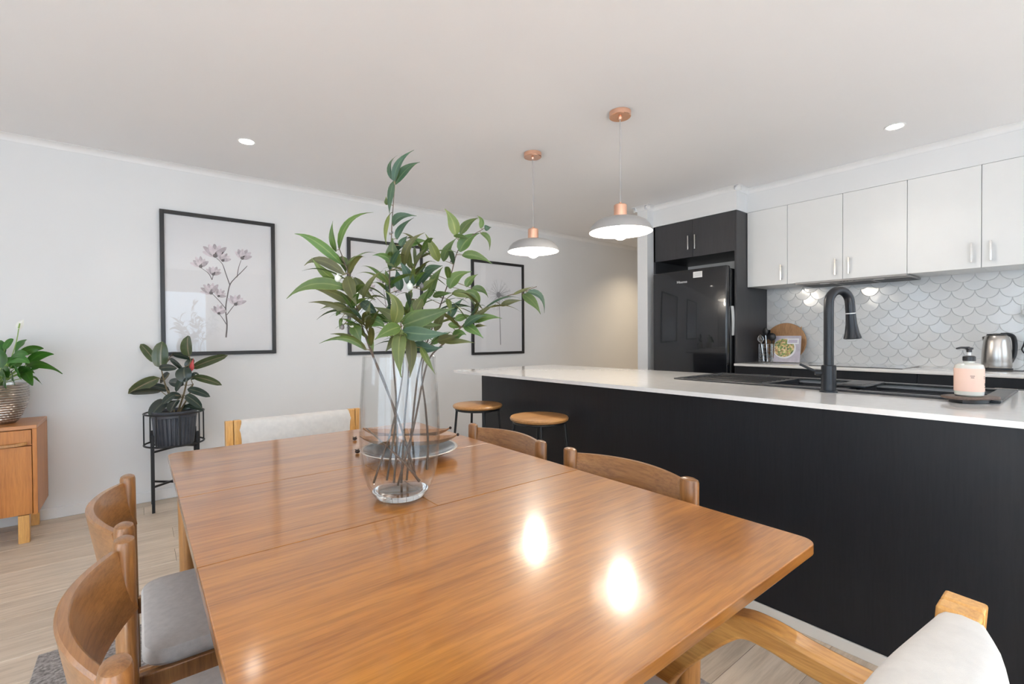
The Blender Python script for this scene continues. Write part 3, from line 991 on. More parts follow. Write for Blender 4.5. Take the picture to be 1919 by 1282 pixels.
# round chopping board leaning on the tiles
cb = thing('chopping_board', 'round timber chopping board leaning against the splashback tiles', 'chopping board', (4.69, 1.86, Z_REAR))
lean = math.radians(8)
ay = Vector((math.sin(lean), 0, math.cos(lean)))
ax = Vector((0, 1, 0))
rb = 0.178
base = Vector((4.667, 1.842, ZR + 0.0025))
cen = base + ay * rb
g = G()
g.prism([(rb * math.cos(2 * PI * i / 48), rb * math.sin(2 * PI * i / 48)) for i in range(48)], -0.018, cen, ax, ay)
g.build('board', MT['board_wood'], cb, bev=0.003)
nrm = ax.cross(ay)
g = G()
hc = cen + ay * 0.135 + ax * 0.02 + nrm * 0.0004
g.prism([(0.014 * math.cos(2 * PI * i / 20), 0.014 * math.sin(2 * PI * i / 20)) for i in range(20)], 0.001, hc, ax, ay)
g.build('hanging_hole', MT['tile'], cb)
for sx in (0.045,):
    g = G()
    g.prism([(0.0, 0.0), (0.09, 0.0), (0.085, 0.04), (0.0, 0.15)], 0.0006, cen + ax * -0.13 + nrm * 0.0003, ax, ay)
    g.build('pale_stave', wood('board_pale_stave', (0.42, 0.22, 0.09), (0.58, 0.35, 0.16), (0.68, 0.44, 0.22), 'z', 1.2, 0.45), cb)

# cookbook
def salad_mat():
    m, nt, p = new_mat('salad_print')
    v = node(nt, 'ShaderNodeTexVoronoi')
    v.inputs['Scale'].default_value = 75
    nt.links.new(coords(nt), v.inputs['Vector'])
    s = node(nt, 'ShaderNodeSeparateColor')
    nt.links.new(v.outputs['Color'], s.inputs[0])
    c = ramp(nt, s.outputs[0], [(0.0, (0.05, 0.10, 0.03)), (0.3, (0.16, 0.26, 0.05)), (0.5, (0.60, 0.40, 0.16)), (0.68, (0.75, 0.62, 0.35)), (0.85, (0.30, 0.12, 0.05)), (1.0, (0.45, 0.55, 0.15))])
    nt.links.new(c, p.inputs['Base Color'])
    setp(p, rough=0.4)
    return m


bk = thing('cookbook', 'cookbook with a salad bowl cover propped in front of the board', 'book', (4.56, 1.78, Z_REAR))
bl = math.radians(12)
bd = Vector((-0.10, 1.0, 0)).normalized()                   # along the book's width
bu0 = Vector((math.sin(bl), 0, math.cos(bl)))
bu = (bu0 - bd * bu0.dot(bd)).normalized()
bo = Vector((4.535, 1.668, ZR + 0.004))
bn = bd.cross(bu)
if bn.x > 0: bn = -bn
BW, BH = 0.205, 0.240


def on_book(poly, d0, th):
    g = G()
    o = bo + bn * d0
    lo = [g.bm.verts.new(o + bd * a + bu * b) for a, b in poly]
    hi = [g.bm.verts.new(o + bd * a + bu * b + bn * th) for a, b in poly]
    g.bm.faces.new(lo[::-1])
    g.bm.faces.new(hi)
    for i in range(len(poly)):
        j = (i + 1) % len(poly)
        g.bm.faces.new((lo[i], lo[j], hi[j], hi[i]))
    return g


rect = lambda a0, a1, b0, b1: [(a0, b0), (a1, b0), (a1, b1), (a0, b1)]
on_book(rect(0, BW, 0.002, BH - 0.002), -0.018, 0.0165).build('page_block', MT['paper'], bk, smooth=False)
cv = on_book(rect(-0.002, BW + 0.002, 0, BH), -0.0014, 0.0014).build('cover', plain('cover_lilac_grey', (0.46, 0.43, 0.50), 0.35, var=0.15, scale=20), bk, smooth=False)
circ = lambda r, a, b, n=36: [(a + r * math.cos(2 * PI * i / n), b + r * math.sin(2 * PI * i / n)) for i in range(n)]


def clip(poly): return [(min(max(a, 0.0), BW), min(max(b, 0.0), BH)) for a, b in poly]


on_book(clip(circ(0.092, 0.125, 0.125)), 0.0001, 0.0003).build('bowl_print', MT['paper'], cv, smooth=False)
on_book(clip(circ(0.084, 0.130, 0.130)), 0.0004, 0.0003).build('salad_print', salad_mat(), cv, smooth=False)
on_book(rect(0.012, 0.105, 0.165, 0.215), 0.0007, 0.0003).build('title_box', MT['paper'], cv, smooth=False)
g = on_book(rect(0.025, 0.095, 0.195, 0.201), 0.0010, 0.0002)
gb = on_book(rect(0.025, 0.098, 0.180, 0.187), 0.0010, 0.0002)
gb.build('title_line', MT['ink_violet'], cv, smooth=False)
g.build('title_line', MT['ink_violet'], cv, smooth=False)

# wire utensil basket
wb = thing('utensil_basket', 'silver wire basket holding utensils by the fridge tower', 'basket', (4.52, 1.935, Z_REAR))
b0 = Vector((4.515, 1.925, ZR))
bh, bw2 = 0.165, 0.052
bx_, by_ = Vector((1, 0, 0)), Vector((0, 1, 0))


def sq(z, w=bw2, n=6):
    P = []
    for (ax0, ay0), (ax1, ay1) in (((-1, -1), (1, -1)), ((1, -1), (1, 1)), ((1, 1), (-1, 1)), ((-1, 1), (-1, -1))):
        for k in range(n):
            t = k / n
            P.append(b0 + Vector(((ax0 + (ax1 - ax0) * t) * w, (ay0 + (ay1 - ay0) * t) * w, z)))
    return P


for q in range(6):
    ring = sq(0.003 + q * (bh - 0.003) / 5)
    G().tube(ring + ring[:1], 0.0022 if q in (0, 5) else 0.0014, 6).build('wire_hoop', MT['chrome'], wb)
ps = sq(0, bw2, 3)
for q in ps:
    G().tube([q + Vector((0, 0, 0.003)), q + Vector((0, 0, bh))], 0.0014, 6).build('wire_upright', MT['chrome'], wb)
G().box(b0.x - bw2, b0.x + bw2, b0.y - bw2, b0.y + bw2, ZR + 0.0035, ZR + 0.005).build('basket_floor', MT['chrome'], wb, smooth=False)


def utensil(name, lab, foot, tip, head, mat_h=None):
    foot, tip = b0 + Vector(foot), b0 + Vector(tip)
    t = thing(name, lab, 'utensil', foot, group='cooking utensils in the wire basket')
    d = (tip - foot).normalized()
    G().tube([foot, foot.lerp(tip, 0.5), tip], [0.005, 0.0055, 0.0045], 8).build('handle', mat_h or MT['steel'], t)
    s = d.cross(Vector((1, 0, 0))).normalized()
    g = G()
    if head == 'ladle':
        g.ball(tip + d * 0.03, 0.036, 16, 10, (0.55, 1, 1))
    elif head == 'spoon':
        g.ball(tip + d * 0.035, 0.024, 14, 9, (0.35, 1, 1.6))
    elif head == 'turner':
        g.strip([tip - d * 0.005, tip + d * 0.03, tip + d * 0.08], 0.055, 0.004, s)
    else:
        for k in range(6):
            a = PI * k / 6
            w = s * math.cos(a) + d.cross(s) * math.sin(a)
            g.tube(spline([tip, tip + d * 0.04 + w * 0.024, tip + d * 0.08, tip + d * 0.04 - w * 0.024, tip], 4), 0.0012, 5)
    g.build('head', MT['black_plastic'] if head != 'whisk' else MT['steel'], t)


utensil('serving_spoon', 'black serving spoon tilted up in the wire basket', (0.0, 0.0, 0.008), (-0.01, 0.012, 0.245), 'spoon')
utensil('ladle', 'black ladle resting in the wire basket beside the round board', (0.010, -0.020, 0.008), (-0.005, -0.038, 0.20), 'ladle', MT['black_plastic'])
utensil('turner', 'black turner standing in the wire basket', (0.03, 0.028, 0.008), (0.034, 0.020, 0.215), 'turner', MT['black_plastic'])
utensil('whisk', 'steel wire whisk leaning out of the wire basket', (-0.025, 0.02, 0.008), (-0.03, 0.042, 0.17), 'whisk')

# ------------------------------------------------------------------ lights that hang or sit in the ceiling
def pendant(x, y, lab):
    t = thing('pendant_lamp', lab, 'lamp', (x, y, ZC), group='pendant lamps over the peninsula')
    c = (x, y, 0)
    G().lathe([(0, ZC - 0.0005), (0.063, ZC - 0.0005), (0.063, ZC - 0.028), (0.060, ZC - 0.031), (0.012, ZC - 0.031), (0.009, ZC - 0.045), (0, ZC - 0.045)], c, 36).build('ceiling_rose', MT['copper'], t)
    zr_ = 1.812
    G().tube([(x, y, ZC - 0.044), (x, y, 2.2), (x, y, zr_ + 0.161)], 0.0028, 8).build('flex', MT['cord'], t)
    g = G().lathe([(0, zr_ + 0.178), (0.007, zr_ + 0.177), (0.009, zr_ + 0.166), (0.034, zr_ + 0.163), (0.038, zr_ + 0.158), (0.038, zr_ + 0.088), (0, zr_ + 0.088)], c, 32)
    g.build('lamp_holder', MT['copper'], t)
    prof = [(0.030, 0.088), (0.055, 0.087), (0.090, 0.083), (0.122, 0.074), (0.150, 0.058), (0.169, 0.037), (0.180, 0.016), (0.184, 0.0)]
    G().lathe([(r, zr_ + z) for r, z in prof], c, 56).build('shade', MT['shade_out'], t)
    G().lathe([(max(r - 0.003, 0), zr_ + z - 0.002) for r, z in prof[:-1]] + [(0.1815, zr_), (0.184, zr_)], c, 56).build('shade_lining', MT['shade_in'], t)
    G().ball((x, y, zr_ + 0.002), 0.047, 20, 14).build('bulb', MT['bulb'], t)
    l = bpy.data.lights.new('pendant_glow', 'POINT')
    l.energy, l.color, l.shadow_soft_size = 16.0, (1.0, 0.90, 0.77), 0.05
    o = bpy.data.objects.new('pendant_glow', l)
    COL.objects.link(o)
    o.parent = t
    o.location = (0, 0, zr_ - 0.055 - ZC)


pendant(2.24, 1.785, 'grey dome pendant lamp with copper cap, nearer the sink tap')
pendant(2.24, 2.57, 'grey dome pendant lamp with copper cap, nearer the framed dandelion')


def downlight(x, y, lab, watts=14.0, color=(1.0, 0.91, 0.80)):
    t = thing('ceiling_downlight', lab, 'downlight', (x, y, ZC), group='recessed ceiling downlights')
    G().lathe([(0.044, ZC - 0.0005), (0.056, ZC - 0.0005), (0.056, ZC - 0.003), (0.052, ZC - 0.005), (0.044, ZC - 0.003)], (x, y, 0), 36).build('trim_ring', MT['trim'], t)
    G().lathe([(0, ZC - 0.0035), (0.043, ZC - 0.0035), (0.043, ZC - 0.001), (0, ZC - 0.001)], (x, y, 0), 32).build('lens', MT['downlight'], t)
    l = bpy.data.lights.new('downlight_beam', 'SPOT')
    l.energy, l.color, l.shadow_soft_size = watts, color, 0.04
    l.spot_size, l.spot_blend = math.radians(125), 0.9
    o = bpy.data.objects.new('downlight_beam', l)
    COL.objects.link(o)
    o.parent = t
    o.location = (0, 0, -0.012)


downlight(0.585, 3.582, 'recessed downlight glowing above the magnolia picture')
downlight(3.778, 0.838, 'recessed downlight glowing above the white wall cupboards')
downlight(5.6, 3.70, 'warm recessed downlight in the hallway past the dandelion picture', 75.0, (1.0, 0.80, 0.55))


# ------------------------------------------------------------------ rug
rug = G().box(-0.31, 1.52, 0.05, 2.50, 0.0005, 0.010, 0.003, 1)
tag(rug.build('floor_rug', MT['rug'], smooth=False), 'flat woven grey flecked rug under the dining table', 'rug')

# ------------------------------------------------------------------ dining table
TX0, TX1, TY0_, TY1_, ZTOP = 0.087, 1.185, 0.396, 2.338, 0.74
SEAM1, SEAM2, XM = 1.133, 1.660, 0.636
tb_ = thing('dining_table', 'glossy teak extension dining table with a centre leaf', 'table', (0.636, 1.37, 0.011))


def rounded(x0, x1, y0, y1, corners, r=0.035):
    P = []
    for (cx, cy, a0, key) in ((x1 - r, y0 + r, -PI / 2, 'br'), (x1 - r, y1 - r, 0, 'tr'), (x0 + r, y1 - r, PI / 2, 'tl'), (x0 + r, y0 + r, PI, 'bl')):
        if key in corners:
            for k in range(7):
                a = a0 + PI / 2 * k / 6
                P.append((cx + r * math.cos(a), cy + r * math.sin(a)))
        else:
            P.append({'br': (x1, y0), 'tr': (x1, y1), 'tl': (x0, y1), 'bl': (x0, y0)}[key])
    return P


gp = 0.0022
for nm, poly in (('end_top', rounded(TX0, TX1, TY0_, SEAM1 - gp, ('br', 'bl'))),
                 ('end_top', rounded(TX0, TX1, SEAM2 + gp, TY1_, ('tr', 'tl'))),
                 ('butterfly_leaf', rounded(TX0, XM - gp / 2, SEAM1, SEAM2, ())),
                 ('butterfly_leaf', rounded(XM + gp / 2, TX1, SEAM1, SEAM2, ()))):
    G().prism(poly, 0.024, (0, 0, ZTOP - 0.024)).build(nm, MT['teak'], tb_, bev=0.0025 if nm == 'end_top' else 0.0008, seg=3)
for x0, x1, y0, y1 in ((0.172, 0.192, 0.56, 2.18), (1.08, 1.10, 0.56, 2.18), (0.192, 1.08, 0.56, 0.58), (0.192, 1.08, 2.16, 2.18)):
    G().box(x0, x1, y0, y1, ZTOP - 0.095, ZTOP - 0.0245).build('apron', MT['teak_leg'], tb_, smooth=False)
for lx, ly in ((0.137, 0.685), (1.135, 0.685), (0.137, 2.05), (1.135, 2.05)):
    g = G()
    g.tube([(lx, ly, 0.011), (lx, ly, ZTOP - 0.12), (lx, ly, ZTOP - 0.0245)], [0.026, 0.034, 0.034], 16)
    g.build('leg', MT['teak_leg'], tb_)

# ------------------------------------------------------------------ side chairs (back at x=0, seat towards +x)
ZF = 0.011


def side_chair():
    t = thing('dining_chair', 'x', 'chair', (0, 0, ZF), group='timber side chairs with curved backs')
    W = 0.242
    top = 0.785 - ZF
    for s in (-1, 1):
        y = s * W
        g = G()
        g.tube([(0.012, y, 0), (0.004, y, 0.40), (0.0, y, top - 0.012), (0.0, y, top - 0.004), (0.0, y, top)], [0.021, 0.025, 0.025, 0.0225, 0.015], 18, flat=(0.75, 1.2))
        g.build('back_post', MT['chair_wood'], t, world=False)
        g = G()
        g.tube([(0.405, s * 0.205, 0), (0.405, s * 0.205, 0.405)], [0.017, 0.021], 14)
        g.build('front_leg', MT['chair_wood'], t, world=False)
        G().box(0.02, 0.40, s * 0.215 - 0.010, s * 0.215 + 0.010, 0.355, 0.405).build('side_rail', MT['chair_wood'], t, world=False, bev=0.003)
        G().box(0.02, 0.40, s * 0.215 - 0.008, s * 0.215 + 0.008, 0.16, 0.185).build('stretcher', MT['chair_wood'], t, world=False, bev=0.003)
    G().box(0.395, 0.415, -0.19, 0.19, 0.355, 0.405).build('front_rail', MT['chair_wood'], t, world=False, bev=0.003)
    G().box(0.0, 0.02, -0.22, 0.22, 0.355, 0.405).build('back_rail', MT['chair_wood'], t, world=False, bev=0.003)
    # bowed back board between the posts
    g = G()
    n = 18
    rings = []
    zt, zbm, th = top - 0.018, top - 0.155, 0.020
    for i in range(n + 1):
        u = -1 + 2 * i / n
        y = u * (W - 0.012)
        x = -0.058 * (1 - u * u)
        crown = 0.006 * (1 - u * u)
        low = 0.012 * (1 - u * u)
        tilt = 0.012
        sec = [(x - th / 2 - tilt, zt + crown - 0.004), (x - th / 2 - tilt + 0.004, zt + crown), (x + th / 2 - tilt - 0.004, zt + crown), (x + th / 2 - tilt, zt + crown - 0.004),
               (x + th / 2 + tilt, zbm - low + 0.004), (x + th / 2 + tilt - 0.004, zbm - low), (x - th / 2 + tilt + 0.004, zbm - low), (x - th / 2 + tilt, zbm - low + 0.004)]
        rings.append([g.bm.verts.new((a, y, b)) for a, b in sec])
    for a, b in zip(rings, rings[1:]):
        for i in range(8):
            g.bm.faces.new((a[i], a[(i + 1) % 8], b[(i + 1) % 8], b[i]))
    g.bm.faces.new(rings[0][::-1])
    g.bm.faces.new(rings[-1])
    g.build('backrest', MT['chair_slat'], t, world=False)
    # padded seat, corners rounded
    g = G()
    poly = rounded(0.028, 0.440, -0.222, 0.222, ('br', 'tr', 'bl', 'tl'), 0.055)
    def ring(sc, z): return [g.bm.verts.new((0.234 + (a - 0.234) * sc, b * sc, z)) for a, b in poly]
    rs = [ring(0.96, 0.4055), ring(1.0, 0.417), ring(1.0, 0.435), ring(0.975, 0.447), ring(0.90, 0.453), ring(0.5, 0.457)]
    for a, b in zip(rs, rs[1:]):
        for i in range(len(a)):
            j = (i + 1) % len(a)
            g.bm.faces.new((a[i], a[j], b[j], b[i]))
    g.bm.faces.new(rs[0][::-1])
    g.bm.faces.new(rs[-1])
    g.build('seat_pad', MT['grey_fabric'], t, world=False)
    return t


proto = side_chair()
spots = [(-0.030, 1.612, 0, 'timber dining chair on the sideboard side of table, closer to the picture wall'),
         (-0.028, 1.032, 0, 'timber dining chair on the sideboard side of table, closer to the cream armchair'),
         (1.252, 1.640, PI, 'timber dining chair on the peninsula side of table, closer to the bar stools'),
         (1.256, 0.996, PI, 'timber dining chair on the peninsula side of table, farther from the bar stools')]
for i, (x, y, rz, lab_) in enumerate(spots):
    o = proto if i == 0 else copy_tree(proto)
    o.location = (x, y, ZF)
    o.rotation_euler = (0, 0, rz)
    o['label'] = lab_


# ------------------------------------------------------------------ bentwood armchairs (back at y=0, facing +y)
def armchair():
    t = thing('armchair', 'x', 'armchair', (0, 0, ZF), group='bentwood armchairs at the table ends')
    H = 0.806 - ZF
    for s in (-1, 1):
        for k in (0, 1):
            x = s * (0.283 + 0.0345 * k)
            pts = spline([(x, -0.06, 0.0), (x, -0.015, 0.30), (x, 0.005, 0.50), (x, -0.012, H - 0.14), (x, -0.022, H)], 5)
            G().strip(pts, 0.0325, 0.048, (1, 0, 0)).build('back_strip', MT['bent_post'], t, world=False, bev=0.004)
        xa_ = s * 0.362
        arm = spline([(xa_, 0.005, 0.570), (xa_, 0.09, 0.566), (xa_, 0.19, 0.572), (xa_, 0.27, 0.583), (xa_, 0.325, 0.578), (xa_, 0.37, 0.542), (xa_, 0.43, 0.475), (xa_, 0.50, 0.385), (xa_, 0.55, 0.28), (xa_, 0.580, 0.14), (xa_, 0.588, 0.0)], 6)
        G().strip(arm, 0.052, 0.046, (1, 0, 0)).build('bent_arm', MT['bent'], t, world=False, bev=0.007, seg=3)
        G().box(min(s * 0.248, s * 0.27), max(s * 0.248, s * 0.27), 0.0, 0.56, 0.315, 0.365).build('seat_rail', MT['bent'], t, world=False, bev=0.004)
    for y0 in (0.03, 0.52):
        G().box(-0.338, 0.338, y0, y0 + 0.03, 0.30, 0.3145).build('cross_rail', MT['bent'], t, world=False, bev=0.003)
    # seat cushion
    g = G()
    poly = rounded(-0.262, 0.262, 0.04, 0.555, ('br', 'tr', 'bl', 'tl'), 0.07)
    def ring(sc, z): return [g.bm.verts.new((a * sc, 0.2975 + (b - 0.2975) * sc, z)) for a, b in poly]
    rs = [ring(0.95, 0.3655), ring(1.0, 0.385), ring(1.0, 0.415), ring(0.965, 0.437), ring(0.88, 0.446), ring(0.5, 0.449)]
    for a, b in zip(rs, rs[1:]):
        for i in range(len(a)):
            j = (i + 1) % len(a)
            g.bm.faces.new((a[i], a[j], b[j], b[i]))
    g.bm.faces.new(rs[0][::-1])
    g.bm.faces.new(rs[-1])
    g.build('seat_cushion', MT['cream_fabric'], t, world=False)
    # curved padded back
    g = G()
    n = 16
    rings = []
    for i in range(n + 1):
        u = -1 + 2 * i / n
        x = u * 0.276
        e = (1 - u ** 8) ** 0.5
        yf = 0.006 + 0.030 * (1 - u * u)
        th = 0.062 + 0.055 * (1 - u ** 4)
        z1 = H - 0.002
        z0 = 0.47
        yb = yf - th
        ym_ = (yf + yb) / 2
        sec = []
        for k in range(20):
            a = 2 * PI * k / 20
            cx, sz = math.cos(a), math.sin(a)
            sq_ = lambda v, p: math.copysign(abs(v) ** p, v)
            sec.append((ym_ + sq_(cx, 0.6) * th / 2, (z0 + z1) / 2 + sq_(sz, 0.28) * (z1 - z0) / 2) if abs(u) < 2 else (0, 0))
        rings.append([g.bm.verts.new((x, a, b)) for a, b in sec])
    for a, b in zip(rings, rings[1:]):
        for i in range(20):
            g.bm.faces.new((a[i], a[(i + 1) % 20], b[(i + 1) % 20], b[i]))
    g.bm.faces.new(rings[0][::-1])
    g.bm.faces.new(rings[-1])
    g.build('back_cushion', MT['cream_fabric'], t, world=False)
    return t


ac = armchair()
ac.location = (0.636, 0.150, ZF)
ac['label'] = 'cream upholstered bentwood armchair at the table end away from the pictures'
ac2 = copy_tree(ac)
ac2.location = (0.662, 2.655, ZF - 0.011)
ac2.rotation_euler = (0, 0, PI)
ac2['label'] = 'cream upholstered bentwood armchair at the table end by the picture wall'


# ------------------------------------------------------------------ bar stools
def stool():
    t = thing('bar_stool', 'x', 'stool', (0, 0, 0), group='round timber bar stools')
    zs = 0.733
    G().lathe([(0, zs - 0.026), (0.160, zs - 0.026), (0.170, zs - 0.020), (0.173, zs - 0.010), (0.168, zs - 0.002), (0.160, zs), (0, zs)], (0, 0, 0), 48).build('seat', MT['stool_wood'], t, world=False)
    ringp = [(0.150 * math.cos(2 * PI * i / 32), 0.150 * math.sin(2 * PI * i / 32), zs - 0.034) for i in range(33)]
    G().tube(ringp, 0.0075, 8).build('seat_ring', MT['black_metal'], t, world=False)
    for k in range(4):
        a = PI / 4 + k * PI / 2 + 0.12
        c, s = math.cos(a), math.sin(a)
        G().tube([(0.215 * c, 0.215 * s, 0), (0.148 * c, 0.148 * s, zs - 0.034)], 0.0085, 10).build('leg', MT['black_metal'], t, world=False)
    r = 0.192
    fp = [(r * math.cos(2 * PI * i / 32), r * math.sin(2 * PI * i / 32), 0.24) for i in range(33)]
    G().tube(fp, 0.007, 8).build('foot_ring', MT['black_metal'], t, world=False)
    return t


s1 = stool()
s1.location = (1.845, 2.072, 0)
s1['label'] = 'round timber bar stool midway along the black peninsula front'
s2 = copy_tree(s1)
s2.location = (1.850, 2.722, 0)
s2.rotation_euler = (0, 0, 0.35)
s2['label'] = 'round timber bar stool at the open end of the peninsula'

# ------------------------------------------------------------------ sideboard
sb = thing('sideboard', 'low teak sideboard with drawer and door against the picture wall', 'sideboard', (-1.1, 4.16, 0))
bx0, bx1, by0, by1, bz0, bz1 = -1.75, -0.478, 3.945, 4.355, 0.165, 0.695
G().box(bx0, bx1, by0, by1, bz1 - 0.022, bz1).build('top', MT['side_teak_h'], sb, bev=0.002)
for x0, x1 in ((bx0, bx0 + 0.02), (bx1 - 0.02, bx1)):
    G().box(x0, x1, by0, by1, bz0, bz1 - 0.0225).build('side_panel', MT['side_teak'], sb, bev=0.0015)
G().box(bx0 + 0.0205, bx1 - 0.0205, by0 + 0.03, by1, bz0, bz1 - 0.0225).build('carcass', MT['side_teak'], sb, smooth=False)
w3 = (bx1 - bx0 - 0.044) / 3
for k in range(3):
    x0 = bx0 + 0.022 + k * w3
    d = G().box(x0 + 0.0015, x0 + w3 - 0.0015, by0 + 0.006, by0 + 0.028, 0.578, bz1 - 0.027).build('drawer', MT['side_teak'], sb, bev=0.001)
    g = G()
    g.strip(spline([(x0 + 0.02, by0 + 0.002, 0.590), (x0 + 0.06, by0 - 0.010, 0.586), (x0 + w3 / 2, by0 - 0.013, 0.584), (x0 + w3 - 0.06, by0 - 0.010, 0.586), (x0 + w3 - 0.02, by0 + 0.002, 0.590)], 4), 0.018, 0.012, (0, 0, 1))
    g.build('lip_pull', MT['teak_leg'], d, bev=0.003)
    G().box(x0 + 0.0015, x0 + w3 - 0.0015, by0 + 0.006, by0 + 0.028, bz0 + 0.004, 0.572).build('door', MT['side_teak'], sb, bev=0.001)
for lx in (bx0 + 0.09, bx1 - 0.062):
    for ly in (by0 + 0.03, by1 - 0.04):
        g = G()
        g.strip([(lx, ly, 0.0), (lx, ly, 0.08), (lx, ly, bz0 - 0.0005)], 0.048, 0.040, (1, 0, 0))
        g.build('leg', MT['bent_post'], sb, bev=0.002)


# ------------------------------------------------------------------ leaves
def leaf(name, mat, p0, p1, p2, width, wdir, parent, prof='lance', fold=0.25, ripple=0.0, n=9):
    """a blade along a curved spine, folded at its midrib"""
    sp_ = bez(p0, p1, p2, n)
    bm = bmesh.new()
    uv = bm.loops.layers.uv.new('UVMap')
    rows, off = [], Vector(root_of(parent).location)
    wd = Vector(wdir).normalized()
    ph = random.random() * 6
    for i, p in enumerate(sp_):
        t = i / n
        tan = (sp_[min(i + 1, n)] - sp_[max(i - 1, 0)]).normalized()
        w = (wd - tan * wd.dot(tan))
        w = w.normalized() if w.length > 1e-4 else tan.orthogonal().normalized()
        nn = tan.cross(w).normalized()
        if prof == 'lance': k = (math.sin(PI * min(1, (t * 0.985 + 0.015)) ** 0.62)) ** 1.3
        elif prof == 'oval': k = math.sqrt(max(0, 1 - (2 * t - 1) ** 2)) * (1 - 0.18 * t) * 1.08
        else: k = math.sin(PI * (t * 0.97 + 0.02) ** 0.8) ** 0.7
        k = max(k, 0.04)
        hw = width / 2 * k
        r = []
        for u in (-1, -0.5, 0, 0.5, 1):
            rp = ripple * width * math.sin(9 * t + ph + u * 2) * abs(u)
            r.append(bm.verts.new(p + w * (hw * u) + nn * (abs(u) * hw * fold + rp) - off))
        rows.append(r)
    for i in range(n):
        for j in range(4):
            f = bm.faces.new((rows[i][j], rows[i][j + 1], rows[i + 1][j + 1], rows[i + 1][j]))
            f.smooth = True
            for lp, (a, b) in zip(f.loops, ((j, i), (j + 1, i), (j + 1, i + 1), (j, i + 1))):
                lp[uv].uv = (a / 4, b / n)
    me = bpy.data.meshes.new(name)
    bm.to_mesh(me)
    bm.free()
    return link_mesh(name, me, mat, parent)


# ------------------------------------------------------------------ vase and eucalyptus
VC = Vector((0.588, 1.262, ZTOP + 0.0004))
VD = 1.354
vs = thing('glass_vase', 'tall clear glass vase of eucalyptus on the dining table', 'vase', VC)
outer = [(0.060, 0.0), (0.068, 0.004), (0.080, 0.020), (0.093, 0.045), (0.103, 0.080), (0.110, 0.125), (0.113, 0.175), (0.112, 0.23), (0.109, 0.29), (0.105, 0.35), (0.1015, 0.406)]
G().lathe(outer[1:] + [(0.1000, 0.4075), (0.0985, 0.406)], VC, 64).build('vase_wall', MT['vase_glass'], vs)
inner = [(r - 0.0035, z) for r, z in outer[3:]][::-1]
G().lathe(inner + [(0.078, 0.034), (0.060, 0.026), (0.0, 0.024)], VC, 64).build('vase_inner_wall', MT['vase_glass'], vs)
G().lathe([(0, 0.0006), (0.058, 0.0006), (0.0665, 0.005), (0.077, 0.0195), (0.0785, 0.0225), (0.060, 0.0215), (0.0, 0.020)], VC, 64).build('vase_base', MT['solid_glass'], vs)


def vp(px, py, dz=0.0):
    return at_depth(px, py, VD + dz)


euc_group = 'eucalyptus branches in the glass vase'


def branch(lab_, stem, leaves, r0=0.0034, buds=(), fill=15, cut=1.0):
    """stem: (px, py, depth offset) from the foot up; leaves: base, mid, tip, width, kind, depth at base and tip, twist"""
    sp_ = spline([vp(*s) for s in stem], 5)
    t = thing('eucalyptus_branch', lab_, 'branch', sp_[0], group=euc_group)
    m = len(sp_)
    G().tube(sp_, [r0 * (1 - 0.68 * i / (m - 1)) for i in range(m)], 7).build('stem', MT['twig'], t)
    for L in leaves:
        b, mid, tip, w, kind, d0, d1, tw = L
        if mid is None:
            mid = ((b[0] + tip[0]) / 2 + random.uniform(-3, 3), (b[1] + tip[1]) / 2 - random.uniform(0, 5))
        P0, P2 = vp(b[0], b[1], d0), vp(tip[0], tip[1], d1)
        P1 = vp(mid[0], mid[1], (d0 + d1) / 2 - 0.012)
        ax_ = (P2 - P0).normalized()
        wim = ax_.cross(FWD).normalized()
        wd = wim * math.cos(tw) + FWD * math.sin(tw)
        leaf('leaf', MT[{'g': 'euc', 't': 'euc_teal', 'b': 'euc_brown', 'l': 'euc_lime'}[kind]], P0, P1, P2, w * VD / F_PX * 1.22 / max(0.6, math.cos(tw)), wd, t, fold=random.uniform(0.1, 0.35))
        # leaf stalk back to the nearest stem point
        q = min(sp_, key=lambda s: (s - P0).length)
        if (q - P0).length > 0.004:
            G().tube([q, q.lerp(P0, 0.5) + Vector((0, 0, 0.002)), P0 + (P1 - P0) * 0.08], [0.0013, 0.0010, 0.0008], 5).build('leaf_stalk', MT['twig_green'], t)
    if leaves:                                  # smaller leaves filling in along the stem
        rr = random.Random(len(lab_) * 31)
        ks = [L[4] for L in leaves]
        lo = next(i for i, q in enumerate(sp_) if q.z > VC.z + 0.43)
        for k in range(fill):
            i = rr.randint(lo, lo + int((m - 1 - lo) * cut))
            P0 = sp_[i]
            up_ = (sp_[min(i + 1, m - 1)] - sp_[i - 1]).normalized()
            a = rr.uniform(0, 2 * PI)
            d = (RGT * math.cos(a) + FWD * math.sin(a) * 0.8 + Vector((0, 0, 1)) * rr.uniform(-0.25, 0.5) + up_ * 0.5).normalized()
            L_ = rr.uniform(0.08, 0.14)
            P2 = P0 + d * L_ + Vector((0, 0, -0.03))
            P1 = P0 + d * L_ * 0.55 + Vector((0, 0, 0.022))
            wd = d.cross(Vector((rr.uniform(-.5, .5), rr.uniform(-.5, .5), 1))).normalized()
            leaf('leaf', MT[{'g': 'euc', 't': 'euc_teal', 'b': 'euc_brown', 'l': 'euc_lime'}[rr.choice(ks)]], P0, P1, P2, rr.uniform(0.013, 0.020), wd, t, fold=rr.uniform(0.1, 0.35))
    for px, py, dz, r, kind in buds:
        r *= 0.8
        c_ = vp(px, py, dz)
        g = G().ball(c_, r, 12, 9, (1, 1, 1.15))
        g.tube([c_ + Vector((0, 0, r * 0.8)), c_ + Vector((0, 0, r * 1.7))], [r * 0.5, r * 0.15], 8)
        g.build('gum_bud', MT['bud_white' if kind == 'w' else 'bud_grey'], t)
        q = min(sp_, key=lambda s: (s - c_).length)
        G().tube([q, c_], 0.0012, 5).build('bud_stalk', MT['twig_green'], t)


